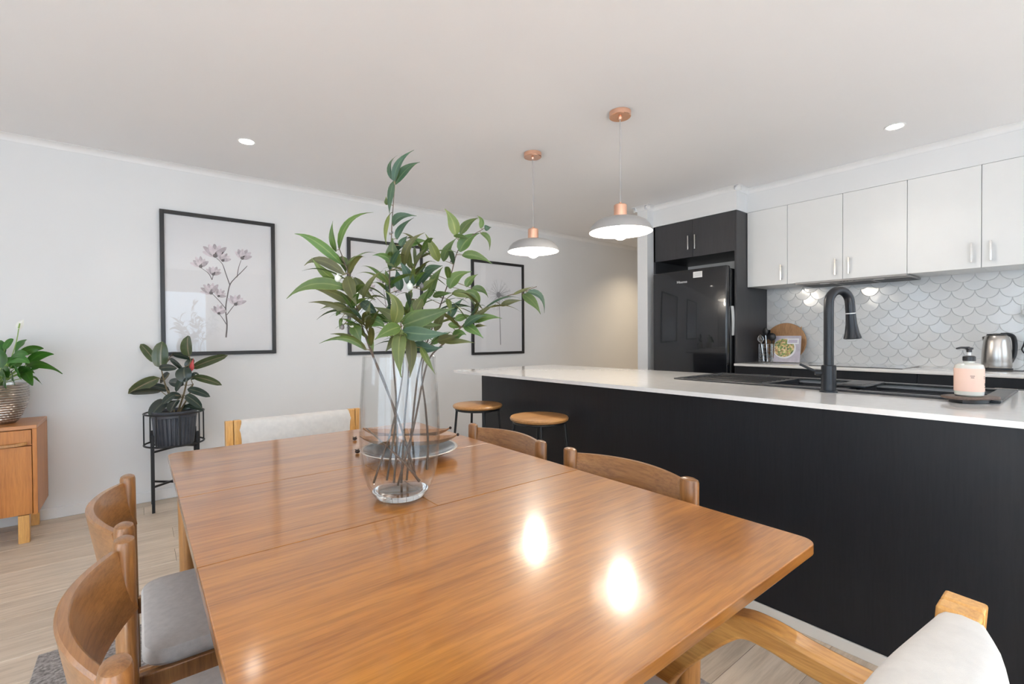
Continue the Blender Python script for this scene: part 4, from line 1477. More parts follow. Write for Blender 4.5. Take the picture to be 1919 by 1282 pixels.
branch('eucalyptus branch spreading up over the magnolia picture side with gum buds',
       [(778, 890, 0.02), (748, 790, 0.0), (716, 710, -0.04), (690, 645, -0.06), (672, 590, -0.07), (658, 530, -0.07), (645, 490, -0.07), (634, 462, -0.07)],
       [((641, 496), (588, 440), (552, 438), 15, 'g', -0.07, -0.10, 0.2), ((636, 468), (640, 400), (700, 398), 12, 'g', -0.07, -0.05, 0.4),
        ((630, 472), (618, 440), (624, 414), 11, 'g', -0.07, -0.09, 0.5), ((646, 515), (595, 470), (570, 498), 14, 'b', -0.08, -0.12, 0.1),
        ((628, 525), (600, 508), (584, 483), 13, 'l', -0.09, -0.12, 0.3), ((648, 540), (580, 515), (537, 560), 18, 'g', -0.09, -0.15, 0.0),
        ((665, 572), (622, 540), (575, 538), 14, 'b', -0.07, -0.10, 0.5), ((650, 518), None, (669, 574), 19, 'b', -0.09, -0.11, 0.0),
        ((655, 516), (658, 480), (678, 479), 13, 'b', -0.06, -0.04, 0.2), ((664, 520), (678, 550), (704, 562), 16, 'b', -0.06, -0.03, 0.2),
        ((640, 480), None, (648, 512), 11, 'g', -0.06, -0.05, 0.6), ((668, 560), None, (640, 530), 13, 'g', -0.05, -0.02, 0.3)],
       buds=((633, 522, -0.10, 0.0105, 'w'), (620, 533, -0.10, 0.0085, 'g'), (610, 526, -0.09, 0.006, 'g')), fill=12, cut=0.75)
branch('eucalyptus branch drooping low over the vase rim toward the rubber plant',
       [(738, 905, -0.03), (744, 800, -0.02), (722, 720, -0.04), (700, 668, -0.06), (690, 625, -0.07), (675, 595, -0.08), (655, 580, -0.08)],
       [((672, 598), (622, 560), (578, 567), 10, 'b', -0.08, -0.12, 0.2), ((687, 656), (655, 622), (619, 626), 10, 'b', -0.06, -0.09, 0.3),
        ((685, 656), (650, 618), (598, 644), 9, 'g', -0.06, -0.10, 0.2), ((630, 592), None, (648, 568), 7, 'g', -0.09, -0.07, 0.4),
        ((662, 608), None, (677, 642), 19, 'g', -0.08, -0.09, 0.0), ((690, 614), None, (694, 566), 10, 'b', -0.08, -0.09, 0.3),
        ((675, 565), None, (710, 592), 15, 't', -0.05, -0.03, 0.2), ((690, 602), (710, 598), (723, 616), 17, 'g', -0.07, -0.07, 0.1),
        ((680, 562), (690, 522), (718, 507), 9, 'b', -0.07, -0.06, 0.2), ((640, 596), None, (636, 618), 5, 'g', -0.09, -0.10, 0.3),
        ((650, 575), (625, 565), (600, 580), 8, 'b', -0.08, -0.11, 0.2), ((690, 630), None, (700, 660), 8, 'g', -0.06, -0.06, 0.4)],
       buds=((660, 607, -0.09, 0.011, 'w'), (641, 613, -0.09, 0.008, 'g')), fill=18)
branch('tallest eucalyptus branch rising straight up above the vase',
       [(725, 900, 0.02), (742, 780, 0.02), (738, 690, 0.01), (732, 600, 0.0), (730, 520, 0.0), (733, 460, 0.0), (735, 410, 0.0), (740, 345, 0.0)],
       [((739, 342), (738, 300), (776, 281), 13, 't', 0, -0.02, 0.2), ((741, 346), (760, 310), (787, 304), 16, 't', 0, 0.02, 0.2),
        ((737, 338), (718, 308), (746, 290), 8, 't', 0, 0.02, 0.6), ((743, 335), None, (752, 306), 8, 'g', 0, 0.0, 0.4), ((737, 340), (728, 372), (730, 403), 9, 't', 0, -0.02, 0.5),
        ((730, 402), (717, 436), (725, 462), 6, 'l', 0, -0.02, 0.5), ((737, 424), (742, 398), (781, 405), 15, 't', 0, -0.03, 0.1),
        ((744, 449), (746, 424), (776, 408), 12, 't', 0, 0.02, 0.4), ((724, 384), None, (723, 368), 6, 'g', 0, 0.0, 0.3),
        ((742, 500), (733, 475), (736, 446), 25, 'g', -0.01, -0.03, 0.0), ((757, 502), (756, 450), (796, 436), 14, 'b', 0, -0.02, 0.2),
        ((750, 462), None, (764, 442), 11, 't', 0, 0.02, 0.2), ((763, 462), (780, 448), (801, 452), 13, 'g', 0.01, 0.04, 0.3),
        ((740, 494), (718, 472), (698, 479), 10, 'g', -0.01, -0.05, 0.2), ((745, 520), None, (725, 545), 14, 't', 0.02, 0.04, 0.3),
        ((735, 540), None, (722, 506), 12, 'g', 0.02, 0.04, 0.4), ((738, 570), None, (728, 600), 15, 't', 0.02, 0.03, 0.3), ((750, 545), None, (742, 505), 15, 't', 0.01, 0.01, 0.2)],
       buds=((735, 436, 0.0, 0.004, 'g'), (731, 438, 0.0, 0.0035, 'g')), fill=16, cut=0.5)
branch('eucalyptus branch of broad leaves in the middle of the vase, with white bud',
       [(752, 905, 0.05), (758, 790, 0.05), (766, 700, 0.04), (768, 620, 0.03), (770, 550, 0.02), (778, 500, 0.02), (800, 465, 0.02)],
       [((822, 490), (812, 462), (797, 438), 15, 'l', 0.02, -0.01, 0.2), ((768, 502), None, (769, 468), 10, 'b', 0.01, 0.0, 0.3),
        ((776, 498), (785, 475), (800, 464), 7, 'b', 0.01, 0.0, 0.4), ((772, 540), (765, 505), (748, 490), 16, 't', 0.0, -0.02, 0.1),
        ((775, 560), None, (757, 600), 16, 'g', 0.03, 0.04, 0.2), ((790, 560), None, (772, 600), 17, 'b', 0.02, 0.01, 0.0),
        ((780, 540), (800, 505), (826, 500), 13, 't', 0.04, 0.06, 0.3), ((785, 580), None, (806, 540), 15, 'g', 0.03, 0.04, 0.3),
        ((775, 520), None, (800, 495), 12, 'g', 0.03, 0.05, 0.5), ((770, 590), (745, 570), (726, 590), 14, 't', 0.05, 0.08, 0.2),
        ((780, 610), None, (770, 570), 14, 'g', 0.0, -0.02, 0.3), ((760, 640), None, (735, 670), 12, 'g', 0.05, 0.06, 0.3),
        ((790, 545), None, (818, 522), 13, 'l', 0.04, 0.06, 0.2), ((800, 600), None, (826, 575), 14, 'g', 0.04, 0.06, 0.2)],
       buds=((768, 537, -0.02, 0.0125, 'w'), (790, 536, -0.01, 0.008, 'g')), fill=30)
branch('eucalyptus branch with a star of long leaves drooping over the vase front',
       [(700, 905, -0.04), (735, 800, -0.05), (752, 720, -0.07), (756, 660, -0.09), (752, 614, -0.11)],
       [((756, 610), (800, 592), (852, 577), 24, 'g', -0.11, -0.16, 0.0), ((752, 602), (790, 585), (822, 580), 15, 'g', -0.09, -0.06, 0.2),
        ((752, 621), (795, 630), (839, 624), 21, 't', -0.11, -0.16, 0.0), ((750, 612), (725, 618), (702, 637), 19, 'g', -0.12, -0.17, 0.0),
        ((738, 608), (758, 565), (722, 546), 19, 'l', -0.11, -0.14, 0.0), ((752, 618), (742, 660), (752, 708), 20, 'l', -0.12, -0.14, 0.1),
        ((768, 632), (775, 670), (768, 708), 16, 'b', -0.09, -0.10, 0.1), ((788, 650), (800, 675), (816, 702), 9, 'l', -0.08, -0.10, 0.2),
        ((768, 612), None, (828, 609), 15, 'g', -0.07, -0.05, 0.3), ((775, 642), (800, 660), (830, 650), 16, 't', -0.07, -0.08, 0.2),
        ((745, 630), None, (722, 660), 13, 'b', -0.08, -0.09, 0.2), ((748, 600), None, (700, 575), 14, 'b', -0.09, -0.07, 0.2),
        ((735, 600), None, (695, 590), 12, 'g', -0.06, -0.04, 0.2)], fill=8)
branch('eucalyptus branch of oval leaves leaning up toward the pendant lamps',
       [(762, 900, 0.06), (772, 800, 0.06), (782, 710, 0.048), (793, 664, 0.055), (808, 620, 0.09), (826, 570, 0.12), (845, 515, 0.13), (858, 470, 0.13), (880, 445, 0.13), (904, 430, 0.13)],
       [((854, 442), (852, 410), (833, 391), 19, 'l', 0.13, 0.11, 0.0), ((863, 440), (872, 415), (898, 408), 15, 'g', 0.13, 0.15, 0.1),
        ((900, 428), (908, 412), (894, 404), 9, 'g', 0.13, 0.13, 0.2), ((862, 472), (870, 445), (899, 437), 21, 'g', 0.12, 0.14, 0.0),
        ((831, 490), (834, 465), (856, 446), 15, 'g', 0.12, 0.11, 0.1), ((866, 479), (892, 472), (923, 495), 15, 'g', 0.13, 0.14, 0.0),
        ((900, 437), (922, 440), (917, 470), 9, 'g', 0.13, 0.15, 0.2), ((908, 429), None, (921, 426), 11, 't', 0.13, 0.14, 0.2),
        ((850, 442), None, (882, 450), 8, 'g', 0.13, 0.10, 0.4), ((843, 541), (846, 512), (885, 509), 20, 'g', 0.12, 0.15, 0.0),
        ((874, 538), (878, 522), (896, 514), 13, 'g', 0.13, 0.15, 0.1), ((884, 541), (906, 536), (915, 558), 11, 'g', 0.13, 0.16, 0.2),
        ((811, 555), None, (846, 550), 11, 'g', 0.12, 0.10, 0.2), ((847, 550), (872, 546), (892, 564), 14, 'l', 0.12, 0.12, 0.1),
        ((872, 546), (902, 552), (896, 577), 15, 'g', 0.13, 0.15, 0.1), ((842, 598), (848, 575), (869, 559), 14, 't', 0.11, 0.13, 0.1),
        ((806, 545), (812, 520), (830, 500), 15, 'l', 0.11, 0.10, 0.1), ((800, 560), None, (822, 520), 13, 'g', 0.12, 0.14, 0.4),
        ((795, 508), None, (830, 498), 13, 't', 0.11, 0.12, 0.2), ((838, 560), None, (845, 590), 9, 'l', 0.12, 0.10, 0.3)],
       buds=((852, 484, 0.13, 0.004, 'g'), (845, 490, 0.13, 0.0035, 'g')), fill=12, cut=0.6)
branch('eucalyptus branch reaching out across the framed dandelion',
       [(745, 910, 0.0), (775, 800, 0.0), (793, 710, 0.01), (807, 668, 0.012), (835, 641, 0.02), (870, 608, 0.02), (905, 580, 0.02), (945, 557, 0.02), (985, 545, 0.02), (1006, 537, 0.02)],
       [((979, 552), (1002, 562), (1013, 589), 15, 'g', 0.02, -0.01, 0.0), ((986, 548), (1022, 542), (1020, 587), 10, 't', 0.02, 0.04, 0.2),
        ((938, 573), None, (980, 563), 9, 'b', 0.02, 0.0, 0.2), ((853, 600), None, (884, 592), 12, 'g', 0.02, 0.05, 0.2),
        ((885, 604), (908, 588), (941, 597), 13, 'g', 0.02, 0.0, 0.1), ((868, 608), (888, 616), (906, 634), 15, 'g', 0.01, -0.02, 0.0),
        ((840, 608), None, (869, 614), 10, 'g', 0.02, 0.04, 0.3), ((848, 634), (862, 618), (874, 628), 15, 'g', 0.02, 0.0, 0.1),
        ((832, 642), (860, 636), (891, 643), 9, 'b', 0.01, 0.0, 0.1), ((880, 605), (902, 582), (930, 570), 9, 'b', 0.01, -0.01, 0.2),
        ((870, 612), (890, 590), (912, 592), 12, 't', 0.0, -0.03, 0.1), ((815, 620), None, (836, 575), 14, 'b', 0.02, 0.0, 0.2),
        ((820, 640), None, (860, 628), 14, 'b', 0.0, -0.02, 0.2), ((890, 612), None, (913, 611), 5, 'b', 0.02, 0.01, 0.2),
        ((960, 553), None, (1000, 537), 5, 'b', 0.02, 0.03, 0.3)], fill=10, cut=0.45)
branch('bare eucalyptus twig slanting across the inside of the vase',
       [(786, 902, -0.03), (760, 870, -0.05), (722, 834, -0.04), (686, 802, -0.03)], [], 0.0042)
branch('bare upright eucalyptus stem along the peninsula side of the vase',
       [(800, 880, 0.03), (802, 830, 0.03), (797, 760, 0.03), (790, 700, 0.03), (800, 655, 0.03), (812, 640, 0.03)],
       [((808, 645), None, (845, 622), 11, 'g', 0.03, 0.05, 0.2), ((803, 650), None, (822, 655), 9, 'b', 0.03, 0.02, 0.2)], 0.004, fill=3)


# ------------------------------------------------------------------ plate with carved dishes, behind the vase
def onz(px, py, z):
    d = FWD + RGT * ((px - CXP) / F_PX) - UPV * ((py - CYP) / F_PX)
    return EYE + d * ((z - EYE.z) / d.z)


PC = onz(768, 846, ZTOP + 0.02)
PC = Vector((PC.x, PC.y, ZTOP + 0.0006))
pl = thing('serving_plate', 'wide pale-rimmed ceramic plate behind the glass vase', 'plate', PC)
RP = 0.183
G().lathe([(0, 0.0), (0.085, 0.0), (0.09, 0.004), (0.14, 0.016), (RP - 0.004, 0.033), (RP, 0.036), (RP - 0.003, 0.0385), (RP - 0.010, 0.0365)], PC, 56).build('plate_body', MT['ceramic'], pl)
G().lathe([(RP - 0.010, 0.0364), (0.14, 0.0215), (0.09, 0.010), (0.06, 0.008), (0, 0.008)], PC, 56).build('plate_well', MT['ceramic_in'], pl)


def pod_dish(lab_, c, ang, L, Wd, z):
    t = thing('carved_wood_dish', lab_, 'dish', (c.x, c.y, z), group='boat shaped carved wood dishes on the plate')
    ca, sa = math.cos(ang), math.sin(ang)
    g = G()
    n, m = 20, 12
    for lay in (0, 1):
        rows = []
        for i in range(n + 1):
            u = -1 + 2 * i / n
            hw = Wd / 2 * max(0.02, (1 - abs(u) ** 2.4)) ** 0.75 * (1 if lay == 0 else 0.93)
            rise = 0.012 * abs(u) ** 3
            r = []
            for k in range(m + 1):
                v = -1 + 2 * k / m
                a, b = u * L / 2 * (1 if lay == 0 else 0.985), v * hw
                h = rise + 0.026 * abs(v) ** 2.2 * (1 if lay == 0 else 0.98) + (0.0 if lay == 0 else 0.005 * (1 - abs(v) ** 4)) + 0.026 * abs(u) ** 4 * (1 - abs(v) ** 2.2)
                r.append(Vector((c.x + a * ca - b * sa, c.y + a * sa + b * ca, z + h)))
            rows.append(r)
        g.grid(rows)
    g.build('bowl', MT['dish_wood'], t)
    e = Vector((c.x + ca * L / 2, c.y + sa * L / 2, z + 0.040))
    G().ball(e, 0.006, 10, 8).build('tip', MT['seed'], t)


axis_r = math.atan2(RGT.y, RGT.x)
pod_dish('long boat shaped carved wood dish lying low on the plate', Vector((PC.x + 0.010, PC.y + 0.030, 0)), axis_r + 0.03, 0.385, 0.115, ZTOP + 0.0365)
pod_dish('boat shaped carved wood dish at the back of the plate, toward the far armchair', Vector((PC.x + 0.058, PC.y + 0.150, 0)), axis_r - 0.02, 0.370, 0.10, ZTOP + 0.041)
for (px, py), lab_ in (((665, 822), 'small dark dried seed pod beside the plate, nearer the far armchair'), ((670, 846), 'small dark dried seed pod beside the plate, nearer the glass vase')):
    c_ = onz(px, py, ZTOP + 0.008)
    t = thing('seed_pod', lab_, 'seed pod', (c_.x, c_.y, ZTOP), group='dried seed pods by the plate')
    G().ball((c_.x, c_.y, ZTOP + 0.008), 0.008, 12, 8, (1.3, 0.9, 0.9)).build('husk', MT['seed'], t)
    for k in range(3):
        a = k * 2.1 + 0.5
        G().tube([(c_.x, c_.y, ZTOP + 0.010), (c_.x + 0.010 * math.cos(a), c_.y + 0.010 * math.sin(a), ZTOP + 0.016)], [0.004, 0.001], 6).build('spike', MT['seed'], t)


# ------------------------------------------------------------------ framed prints
def art_point(x0, z0, w, h, u, v): return Vector((x0 + u * w, 0, z0 + v * h))


def picture(lab_, x0, x1, z0, z1, art):
    yw = YW - 0.0008
    t = thing('framed_picture', lab_, 'picture', ((x0 + x1) / 2, yw, z0), group='black framed botanical prints')
    b, d = 0.028, 0.026
    for a0, a1, c0, c1 in ((x0, x0 + b, z0, z1), (x1 - b, x1, z0, z1), (x0 + b, x1 - b, z0, z0 + b), (x0 + b, x1 - b, z1 - b, z1)):
        G().box(a0, a1, yw - d, yw, c0, c1).build('frame_side', MT['frame_black'], t, bev=0.0012)
    pr = G().box(x0 + b, x1 - b, yw - 0.010, yw, z0 + b, z1 - b).build('print', MT['paper'], t, smooth=False)
    G().box(x0 + b, x1 - b, yw - 0.0165, yw - 0.0150, z0 + b, z1 - b).build('pane', MT['pane'], t, smooth=False)
    ys = yw - 0.0106
    art(pr, x0, x1, z0, z1, ys)
    return t


def stroke(pr, pts, w0, w1, ys, mat, name='inked_stem'):
    sp_ = spline([(x, ys, z) for x, z in pts], 5)
    g = G()
    rows = []
    m = len(sp_)
    for i, p in enumerate(sp_):
        tan = (sp_[min(i + 1, m - 1)] - sp_[max(i - 1, 0)]).normalized()
        nrm_ = Vector((-tan.z, 0, tan.x))
        w = (w0 + (w1 - w0) * i / (m - 1)) / 2
        rows.append([p + nrm_ * w, p - nrm_ * w])
    g.grid(rows)
    return g.build(name, mat, pr, normals=False)


def petals(pr, cx, cz, size, tilt, ys, n=6):
    rr = random.Random(int(cx * 1000))
    for k in range(n):
        a = tilt + (k - (n - 1) / 2) * 0.42
        L = size * rr.uniform(0.85, 1.1)
        w = size * 0.40
        g = G()
        poly = []
        for i in range(16):
            s = 2 * PI * i / 16
            u, v = 0.5 + 0.5 * math.cos(s), 0.5 * math.sin(s) * (1 - 0.3 * math.cos(s))
            px_, pz_ = u * L, v * w
            poly.append((cx + px_ * math.sin(a) + pz_ * math.cos(a), cz + px_ * math.cos(a) - pz_ * math.sin(a)))
        vsx = [g.bm.verts.new((x, ys - 0.0002 * (k % 3) - 0.0002, z)) for x, z in poly]
        g.bm.faces.new(vsx)
        g.build('petal', MT['ink_petal'] if k % 2 else MT['ink_petal_l'], pr, normals=False)
    g = G()
    vsx = [g.bm.verts.new((cx + size * 0.16 * math.cos(i * PI / 6), ys - 0.0010, cz + size * 0.16 * math.sin(i * PI / 6))) for i in range(12)]
    g.bm.faces.new(vsx)
    g.build('calyx', MT['ink_stem'], pr, normals=False)


def magnolia(pr, x0, x1, z0, z1, ys):
    # u,v read off the print itself: u from the frame's left, v from its foot
    W_, H_ = x1 - x0, z1 - z0
    P = lambda u, v: (x0 + u * W_, z0 + v * H_)
    stroke(pr, [P(.535, .125), P(.545, .22), P(.535, .33), P(.55, .42), P(.575, .51), P(.62, .56), P(.68, .61), P(.735, .66)], .011, .005, ys, MT['ink_stem'])
    stroke(pr, [P(.575, .51), P(.545, .58), P(.51, .66), P(.46, .70)], .007, .004, ys, MT['ink_stem'])
    stroke(pr, [P(.64, .57), P(.655, .64), P(.68, .70)], .006, .004, ys, MT['ink_stem'])
    stroke(pr, [P(.54, .33), P(.48, .39), P(.42, .44)], .006, .004, ys, MT['ink_stem'])
    stroke(pr, [P(.54, .22), P(.51, .26), P(.475, .30)], .006, .004, ys, MT['ink_stem'])
    stroke(pr, [P(.545, .29), P(.59, .34), P(.62, .37)], .006, .004, ys, MT['ink_stem'])
    stroke(pr, [P(.42, .54), P(.39, .585), P(.32, .625)], .006, .003, ys, MT['ink_stem'])
    stroke(pr, [P(.42, .54), P(.43, .575), P(.425, .59)], .005, .003, ys, MT['ink_stem'])
    for u, v, s, a in ((.45, .715, .125, -.25), (.515, .685, .085, .25), (.69, .715, .105, .25), (.325, .63, .095, -.2), (.43, .58, .085, .2), (.41, .445, .10, -.45), (.475, .425, .075, .5), (.625, .37, .10, .15), (.475, .30, .085, .1)):
        q = P(u, v)
        petals(pr, q[0], q[1], s * 0.8, a, ys)


def dandelion(pr, x0, x1, z0, z1, ys):
    W_, H_ = x1 - x0, z1 - z0
    cx, cz = x0 + .50 * W_, z0 + .645 * H_
    stroke(pr, [(x0 + .535 * W_, z0 + .10 * H_), (x0 + .525 * W_, z0 + .35 * H_), (cx + .004, cz)], .010, .007, ys, MT['ink_grey'])
    rr = random.Random(5)
    for k in range(46):
        a = rr.uniform(0, 2 * PI)
        L = rr.uniform(.09, .165)
        e = (cx + L * math.cos(a), cz + L * math.sin(a))
        stroke(pr, [(cx, cz), ((cx + e[0]) / 2 + rr.uniform(-.006, .006), (cz + e[1]) / 2), e], .0035, .0015, ys, MT['ink_grey'], 'seed_thread')
        g = G()
        for j in range(5):
            b = a + (j - 2) * 0.45
            p0, p1_ = Vector((e[0], ys, e[1])), Vector((e[0] + .026 * math.cos(b), ys, e[1] + .026 * math.sin(b)))
            nn = Vector((-(p1_ - p0).z, 0, (p1_ - p0).x)).normalized() * .0007
            g.bm.faces.new([g.bm.verts.new(q) for q in (p0 + nn, p1_ + nn, p1_ - nn, p0 - nn)])
        bmesh.ops.remove_doubles(g.bm, verts=g.bm.verts, dist=0.0009)
        g.build('seed_tuft', MT['ink_lgrey'], pr, normals=False, smooth=False)
    g = G()
    g.bm.faces.new([g.bm.verts.new((cx + .030 * math.cos(i * PI / 8), ys - .0004, cz + .034 * math.sin(i * PI / 8))) for i in range(16)])
    g.build('seed_head', MT['ink_grey'], pr, normals=False)


def sprig(pr, x0, x1, z0, z1, ys):
    W_, H_ = x1 - x0, z1 - z0
    P = lambda u, v: (x0 + u * W_, z0 + v * H_)
    stroke(pr, [P(.50, .15), P(.50, .35), P(.47, .5), P(.45, .64)], .009, .004, ys, MT['ink_stem'])
    stroke(pr, [P(.50, .36), P(.58, .46), P(.62, .56)], .006, .003, ys, MT['ink_stem'])
    stroke(pr, [P(.49, .42), P(.36, .5), P(.29, .56)], .006, .003, ys, MT['ink_stem'])
    for u, v, s, a in ((.45, .64, .10, -.1), (.62, .56, .09, .35), (.29, .56, .09, -.4)):
        q = P(u, v)
        petals(pr, q[0], q[1], s * 0.8, a, ys)


picture('black framed magnolia print above the rubber plant', 0.134, 0.914, 1.072, 2.165, magnolia)
picture('black framed flower sprig print half hidden behind the eucalyptus', 1.527, 2.298, 1.040, 2.133, sprig)
picture('black framed dandelion print beside the hallway', 2.900, 3.650, 0.999, 2.063, dandelion)


# ------------------------------------------------------------------ rubber plant on its stand
RC = Vector((0.200, 4.186, 0))
RD = (RC - EYE).dot(FWD)
stn = thing('plant_stand', 'black metal plant stand by the magnolia picture', 'plant stand', RC)
hx_, hy_ = 0.130, 0.117
for sx in (-1, 1):
    for sy in (-1, 1):
        lx, ly = RC.x + sx * hx_, RC.y + sy * hy_
        G().strip([(lx, ly, 0), (lx, ly, 0.3), (lx, ly, 0.535)], 0.018, 0.018, (1, 0, 0)).build('leg', MT['black_metal'], stn, bev=0.002)
rh_ = 0.178
for zz in (0.452, 0.672):
    G().tube([(RC.x + rh_ * math.cos(2 * PI * i / 48), RC.y + rh_ * math.sin(2 * PI * i / 48), zz) for i in range(49)], 0.0065, 8).build('hoop', MT['black_metal'], stn)
for k in range(8):
    a = math.atan2(RGT.y, RGT.x) + k * PI / 4
    G().tube([(RC.x + rh_ * math.cos(a), RC.y + rh_ * math.sin(a), 0.452), (RC.x + rh_ * math.cos(a), RC.y + rh_ * math.sin(a), 0.672)], 0.0045, 8).build('basket_rod', MT['black_metal'], stn)
for k in (0, 1):
    v_ = Vector((hx_, hy_ * (1 if k else -1), 0))
    for z_, nm in ((0.165 + 0.014 * k, 'cross_brace'), (0.432 - 0.0125 * k, 'pot_bearer')):
        q = Vector((0, 0, z_))
        G().strip([RC - v_ + q, RC + q, RC + v_ + q], 0.014, 0.012, Vector((0, 0, 1)).cross(v_)).build(nm, MT['black_metal'], stn)

pot = thing('ribbed_pot', 'dark slate ribbed pot sitting in the black plant stand', 'pot', (RC.x, RC.y, 0.439))
N = 150
ribf = lambda k, i: (0.0055 if (i % 5) in (0, 1, 2) else -0.004) if 1 <= k <= 5 else 0
G().lathe([(0, 0.4395), (0.106, 0.4395), (0.111, 0.450), (0.118, 0.52), (0.124, 0.59), (0.128, 0.640), (0.137, 0.643), (0.137, 0.684), (0.130, 0.686), (0.128, 0.670)], (RC.x, RC.y, 0), N, ribf).build('pot_body', MT['pot_grey'], pot)
G().lathe([(0, 0.667), (0.08, 0.666), (0.1285, 0.664)], (RC.x, RC.y, 0), 32).build('soil', MT['soil'], pot)


def rp_(px, py, d=0.0): return at_depth(px, py, RD + d)


ru = thing('rubber_plant', 'dark leaved rubber plant with a red shoot in the slate pot', 'plant', (RC.x, RC.y, 0.668))
stems = [[(333, 773, 0), (344, 740, -0.01), (352, 705, 0.0), (356, 682, 0), (358, 676, 0)], [(327, 773, 0), (318, 745, 0.0), (307, 712, 0), (302, 690, 0)], [(336, 773, 0.01), (352, 745, 0.02), (362, 720, 0.02)]]
for s in stems:
    sp_ = spline([rp_(*q) for q in s], 5)
    G().tube(sp_, [0.0065 * (1 - 0.4 * i / (len(sp_) - 1)) for i in range(len(sp_))], 8).build('stem', MT['twig_green'], ru)
RL = [((292, 680), (263, 645), 16, 'g', 0, .02), ((302, 690), (304, 640), 27, 'g', -.03, -.02), ((355, 668), (352, 629), 31, 'g', -.02, .0), ((298, 691), (332, 690), 14, 'd', -.04, -.09),
      ((318, 672), (346, 696), 12, 'd', 0, -.05), ((322, 664), (358, 673), 12, 'd', .04, .02), ((358, 691), (427, 666), 16, 'g', 0, .0), ((361, 706), (416, 722), 14, 'g', 0, -.04),
      ((351, 729), (394, 744), 14, 'd', -.02, -.08), ((347, 741), (379, 765), 16, 'd', -.03, -.08), ((299, 708), (240, 738), 21, 'g', 0, -.04), ((303, 733), (243, 738), 12, 'd', -.03, -.08),
      ((318, 732), (278, 724), 14, 'd', .02, .06), ((311, 750), (281, 782), 23, 'd', -.04, -.13), ((328, 740), (305, 758), 17, 'd', -.04, -.10), ((345, 688), (349, 716), 27, 'd', -.05, -.07),
      ((352, 690), (362, 672), 15, 'd', .02, .05), ((344, 722), (316, 717), 17, 'd', -.04, -.08), ((332, 750), (319, 773), 25, 'd', -.07, -.13), ((344, 760), (382, 770), 8, 'd', -.03, -.06),
      ((340, 745), (312, 742), 14, 'd', .03, .07), ((346, 705), (330, 735), 16, 'd', -.06, -.10), ((358, 712), (372, 700), 13, 'd', .04, .09), ((340, 768), (372, 757), 10, 'd', .02, .06), ((318, 700), (300, 718), 14, 'd', .03, .08)]
for b, tip, w, kk, d0, d1 in RL:
    P0, P2 = rp_(*b, d0), rp_(*tip, d1)
    P1 = (P0 + P2) / 2 + Vector((0, 0, 0.018))
    if abs(b[0] - tip[0]) < 12: P1 = (P0 + P2) / 2 - FWD * 0.02
    wd = (P2 - P0).normalized().cross(FWD).normalized() * 0.9 + FWD * 0.3 * (1 if b[0] % 2 else -1)
    leaf('leaf', MT['rubber_g' if kk == 'g' else 'rubber'], P0, P1, P2, w * RD / F_PX, wd, ru, 'oval', 0.22)
    base_ = min((rp_(*q) for s in stems for q in s), key=lambda q: (q - P0).length)
    if (base_ - P0).length > 0.006:
        G().tube([base_, (base_ + P0) / 2 - Vector((0, 0, 0.004)), P0 + (P1 - P0) * 0.05], 0.0028, 6).build('leaf_stalk', MT['twig_green'], ru)
leaf('red_shoot', MT['red_shoot'], rp_(358, 696, -.04), rp_(357, 684, -.05), rp_(363, 671, -.04), 0.034, RGT, ru, 'lance', 0.5)

# ------------------------------------------------------------------ peace lily in its hammered pot
LC = Vector((-0.672, 4.150, bz1 + 0.0005))
hp_ = thing('hammered_pot', 'hammered silver bowl pot on the teak sideboard', 'pot', LC)
prof = []
for k in range(33):
    t = k / 32
    z = 0.235 * t
    r = 0.078 + 0.062 * math.sin(min(1, t * 1.25) * PI / 2) ** 0.75
    r -= 0.006 * max(0, t - 0.75) * 4 * 0.5
    prof.append((r, z))
NP = 144
dim = lambda k, i: (0.0035 * (0.5 + 0.5 * math.cos(2 * PI * (i / 4 + (0.5 if (k // 2) % 2 else 0)))) if k % 2 else -0.0022) if 1 < k < 33 else 0
G().lathe([(0, 0)] + prof + [(prof[-1][0] - 0.006, 0.237), (prof[-1][0] - 0.009, 0.215)], LC, NP, dim).build('pot_body', MT['pot_silver'], hp_)
G().lathe([(0, 0.212), (0.07, 0.211), (0.128, 0.210)], LC, 32).build('soil', MT['soil'], hp_)
LD = (LC - EYE).dot(FWD)


def lp_(px, py, d=0.0): return at_depth(px, py, LD + d)


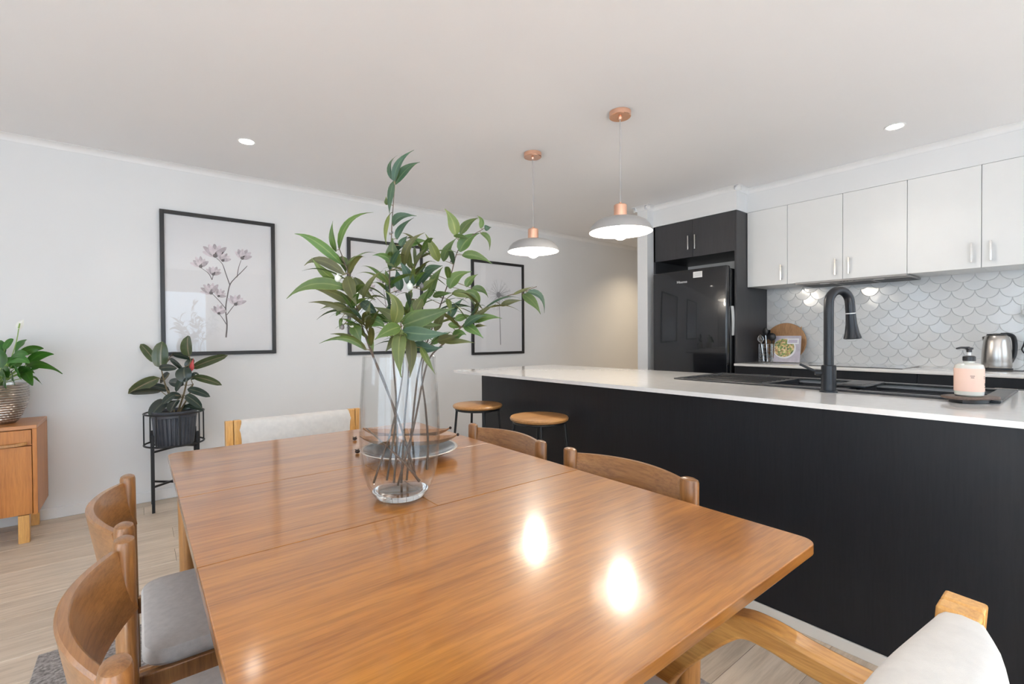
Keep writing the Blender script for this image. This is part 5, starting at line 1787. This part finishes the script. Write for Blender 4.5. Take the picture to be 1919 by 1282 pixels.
pl_ = thing('peace_lily', 'leafy green peace lily with one white flower on the sideboard', 'plant', LC + Vector((0, 0, 0.212)))
crown = LC + Vector((0, 0, 0.215))
LL = [((29, 665), (51, 637), 21, 0, .03), ((34, 668), (82, 653), 13, 0, .06), ((50, 684), (101, 664), 14, .0, -.02), ((51, 688), (117, 701), 14, -.02, -.05),
      ((58, 695), (86, 686), 9, .0, .04), ((42, 697), (61, 723), 15, -.05, -.10), ((60, 706), (79, 721), 6, -.02, -.03), ((9, 700), (12, 729), 21, -.10, -.16),
      ((8, 656), (25, 635), 9, 0, .04), ((2, 690), (-2, 655), 17, -.04, -.05), ((17, 677), (53, 666), 13, -.04, -.08), ((14, 681), (55, 681), 15, -.06, -.10), ((28, 690), (40, 712), 14, -.08, -.13),
      ((12, 686), (30, 672), 15, -.02, .02), ((-4, 690), (-40, 668), 16, 0, .02), ((-6, 700), (-52, 700), 15, -.02, -.06), ((-2, 680), (-30, 645), 17, 0, .05), ((-2, 702), (-30, 726), 17, -.06, -.12),
      ((22, 700), (28, 722), 13, -.08, -.13), ((5, 670), (-6, 640), 16, .02, .06), ((35, 690), (66, 700), 13, .03, .09), ((20, 690), (44, 676), 14, .04, .09), ((0, 695), (16, 708), 16, -.08, -.12), ((36, 700), (58, 692), 12, -.06, -.10)]
for b, tip, w, d0, d1 in LL:
    P0, P2 = lp_(*b, d0), lp_(*tip, d1)
    L = (P2 - P0).length
    P1 = (P0 + P2) / 2 + Vector((0, 0, 0.30 * L))
    wd = (P2 - P0).normalized().cross(FWD).normalized() * 0.85 + FWD * 0.5 * (1 if b[1] % 2 else -1)
    leaf('leaf', MT['lily'], P0, P1, P2, w * LD / F_PX * 1.2, wd, pl_, 'wide', 0.2, 0.045, 11)
    st_ = crown + Vector((random.uniform(-.03, .03), random.uniform(-.03, .03), 0))
    G().tube(bez(st_, (st_ + P0) / 2 + Vector((0, 0, 0.02)), P0 + (P1 - P0) * 0.04, 5), 0.0024, 6).build('leaf_stalk', MT['lily_stem'], pl_)
fs = lp_(29, 668, -.03)
fe = lp_(35, 616, -.02)
G().tube(bez(crown, fs, fe, 8), 0.0026, 6).build('flower_stalk', MT['lily_stem'], pl_)
sd = leaf('spathe', MT['lily_white'], lp_(34, 619, -.02), lp_(33, 606, -.03), lp_(44, 599, -.01), 0.034, RGT + FWD * 0.5, pl_, 'wide', 0.7)
G().tube([lp_(35, 615, -.02), lp_(37, 606, -.022)], [0.004, 0.003], 8).build('spadix', MT['lily_stem'], pl_)
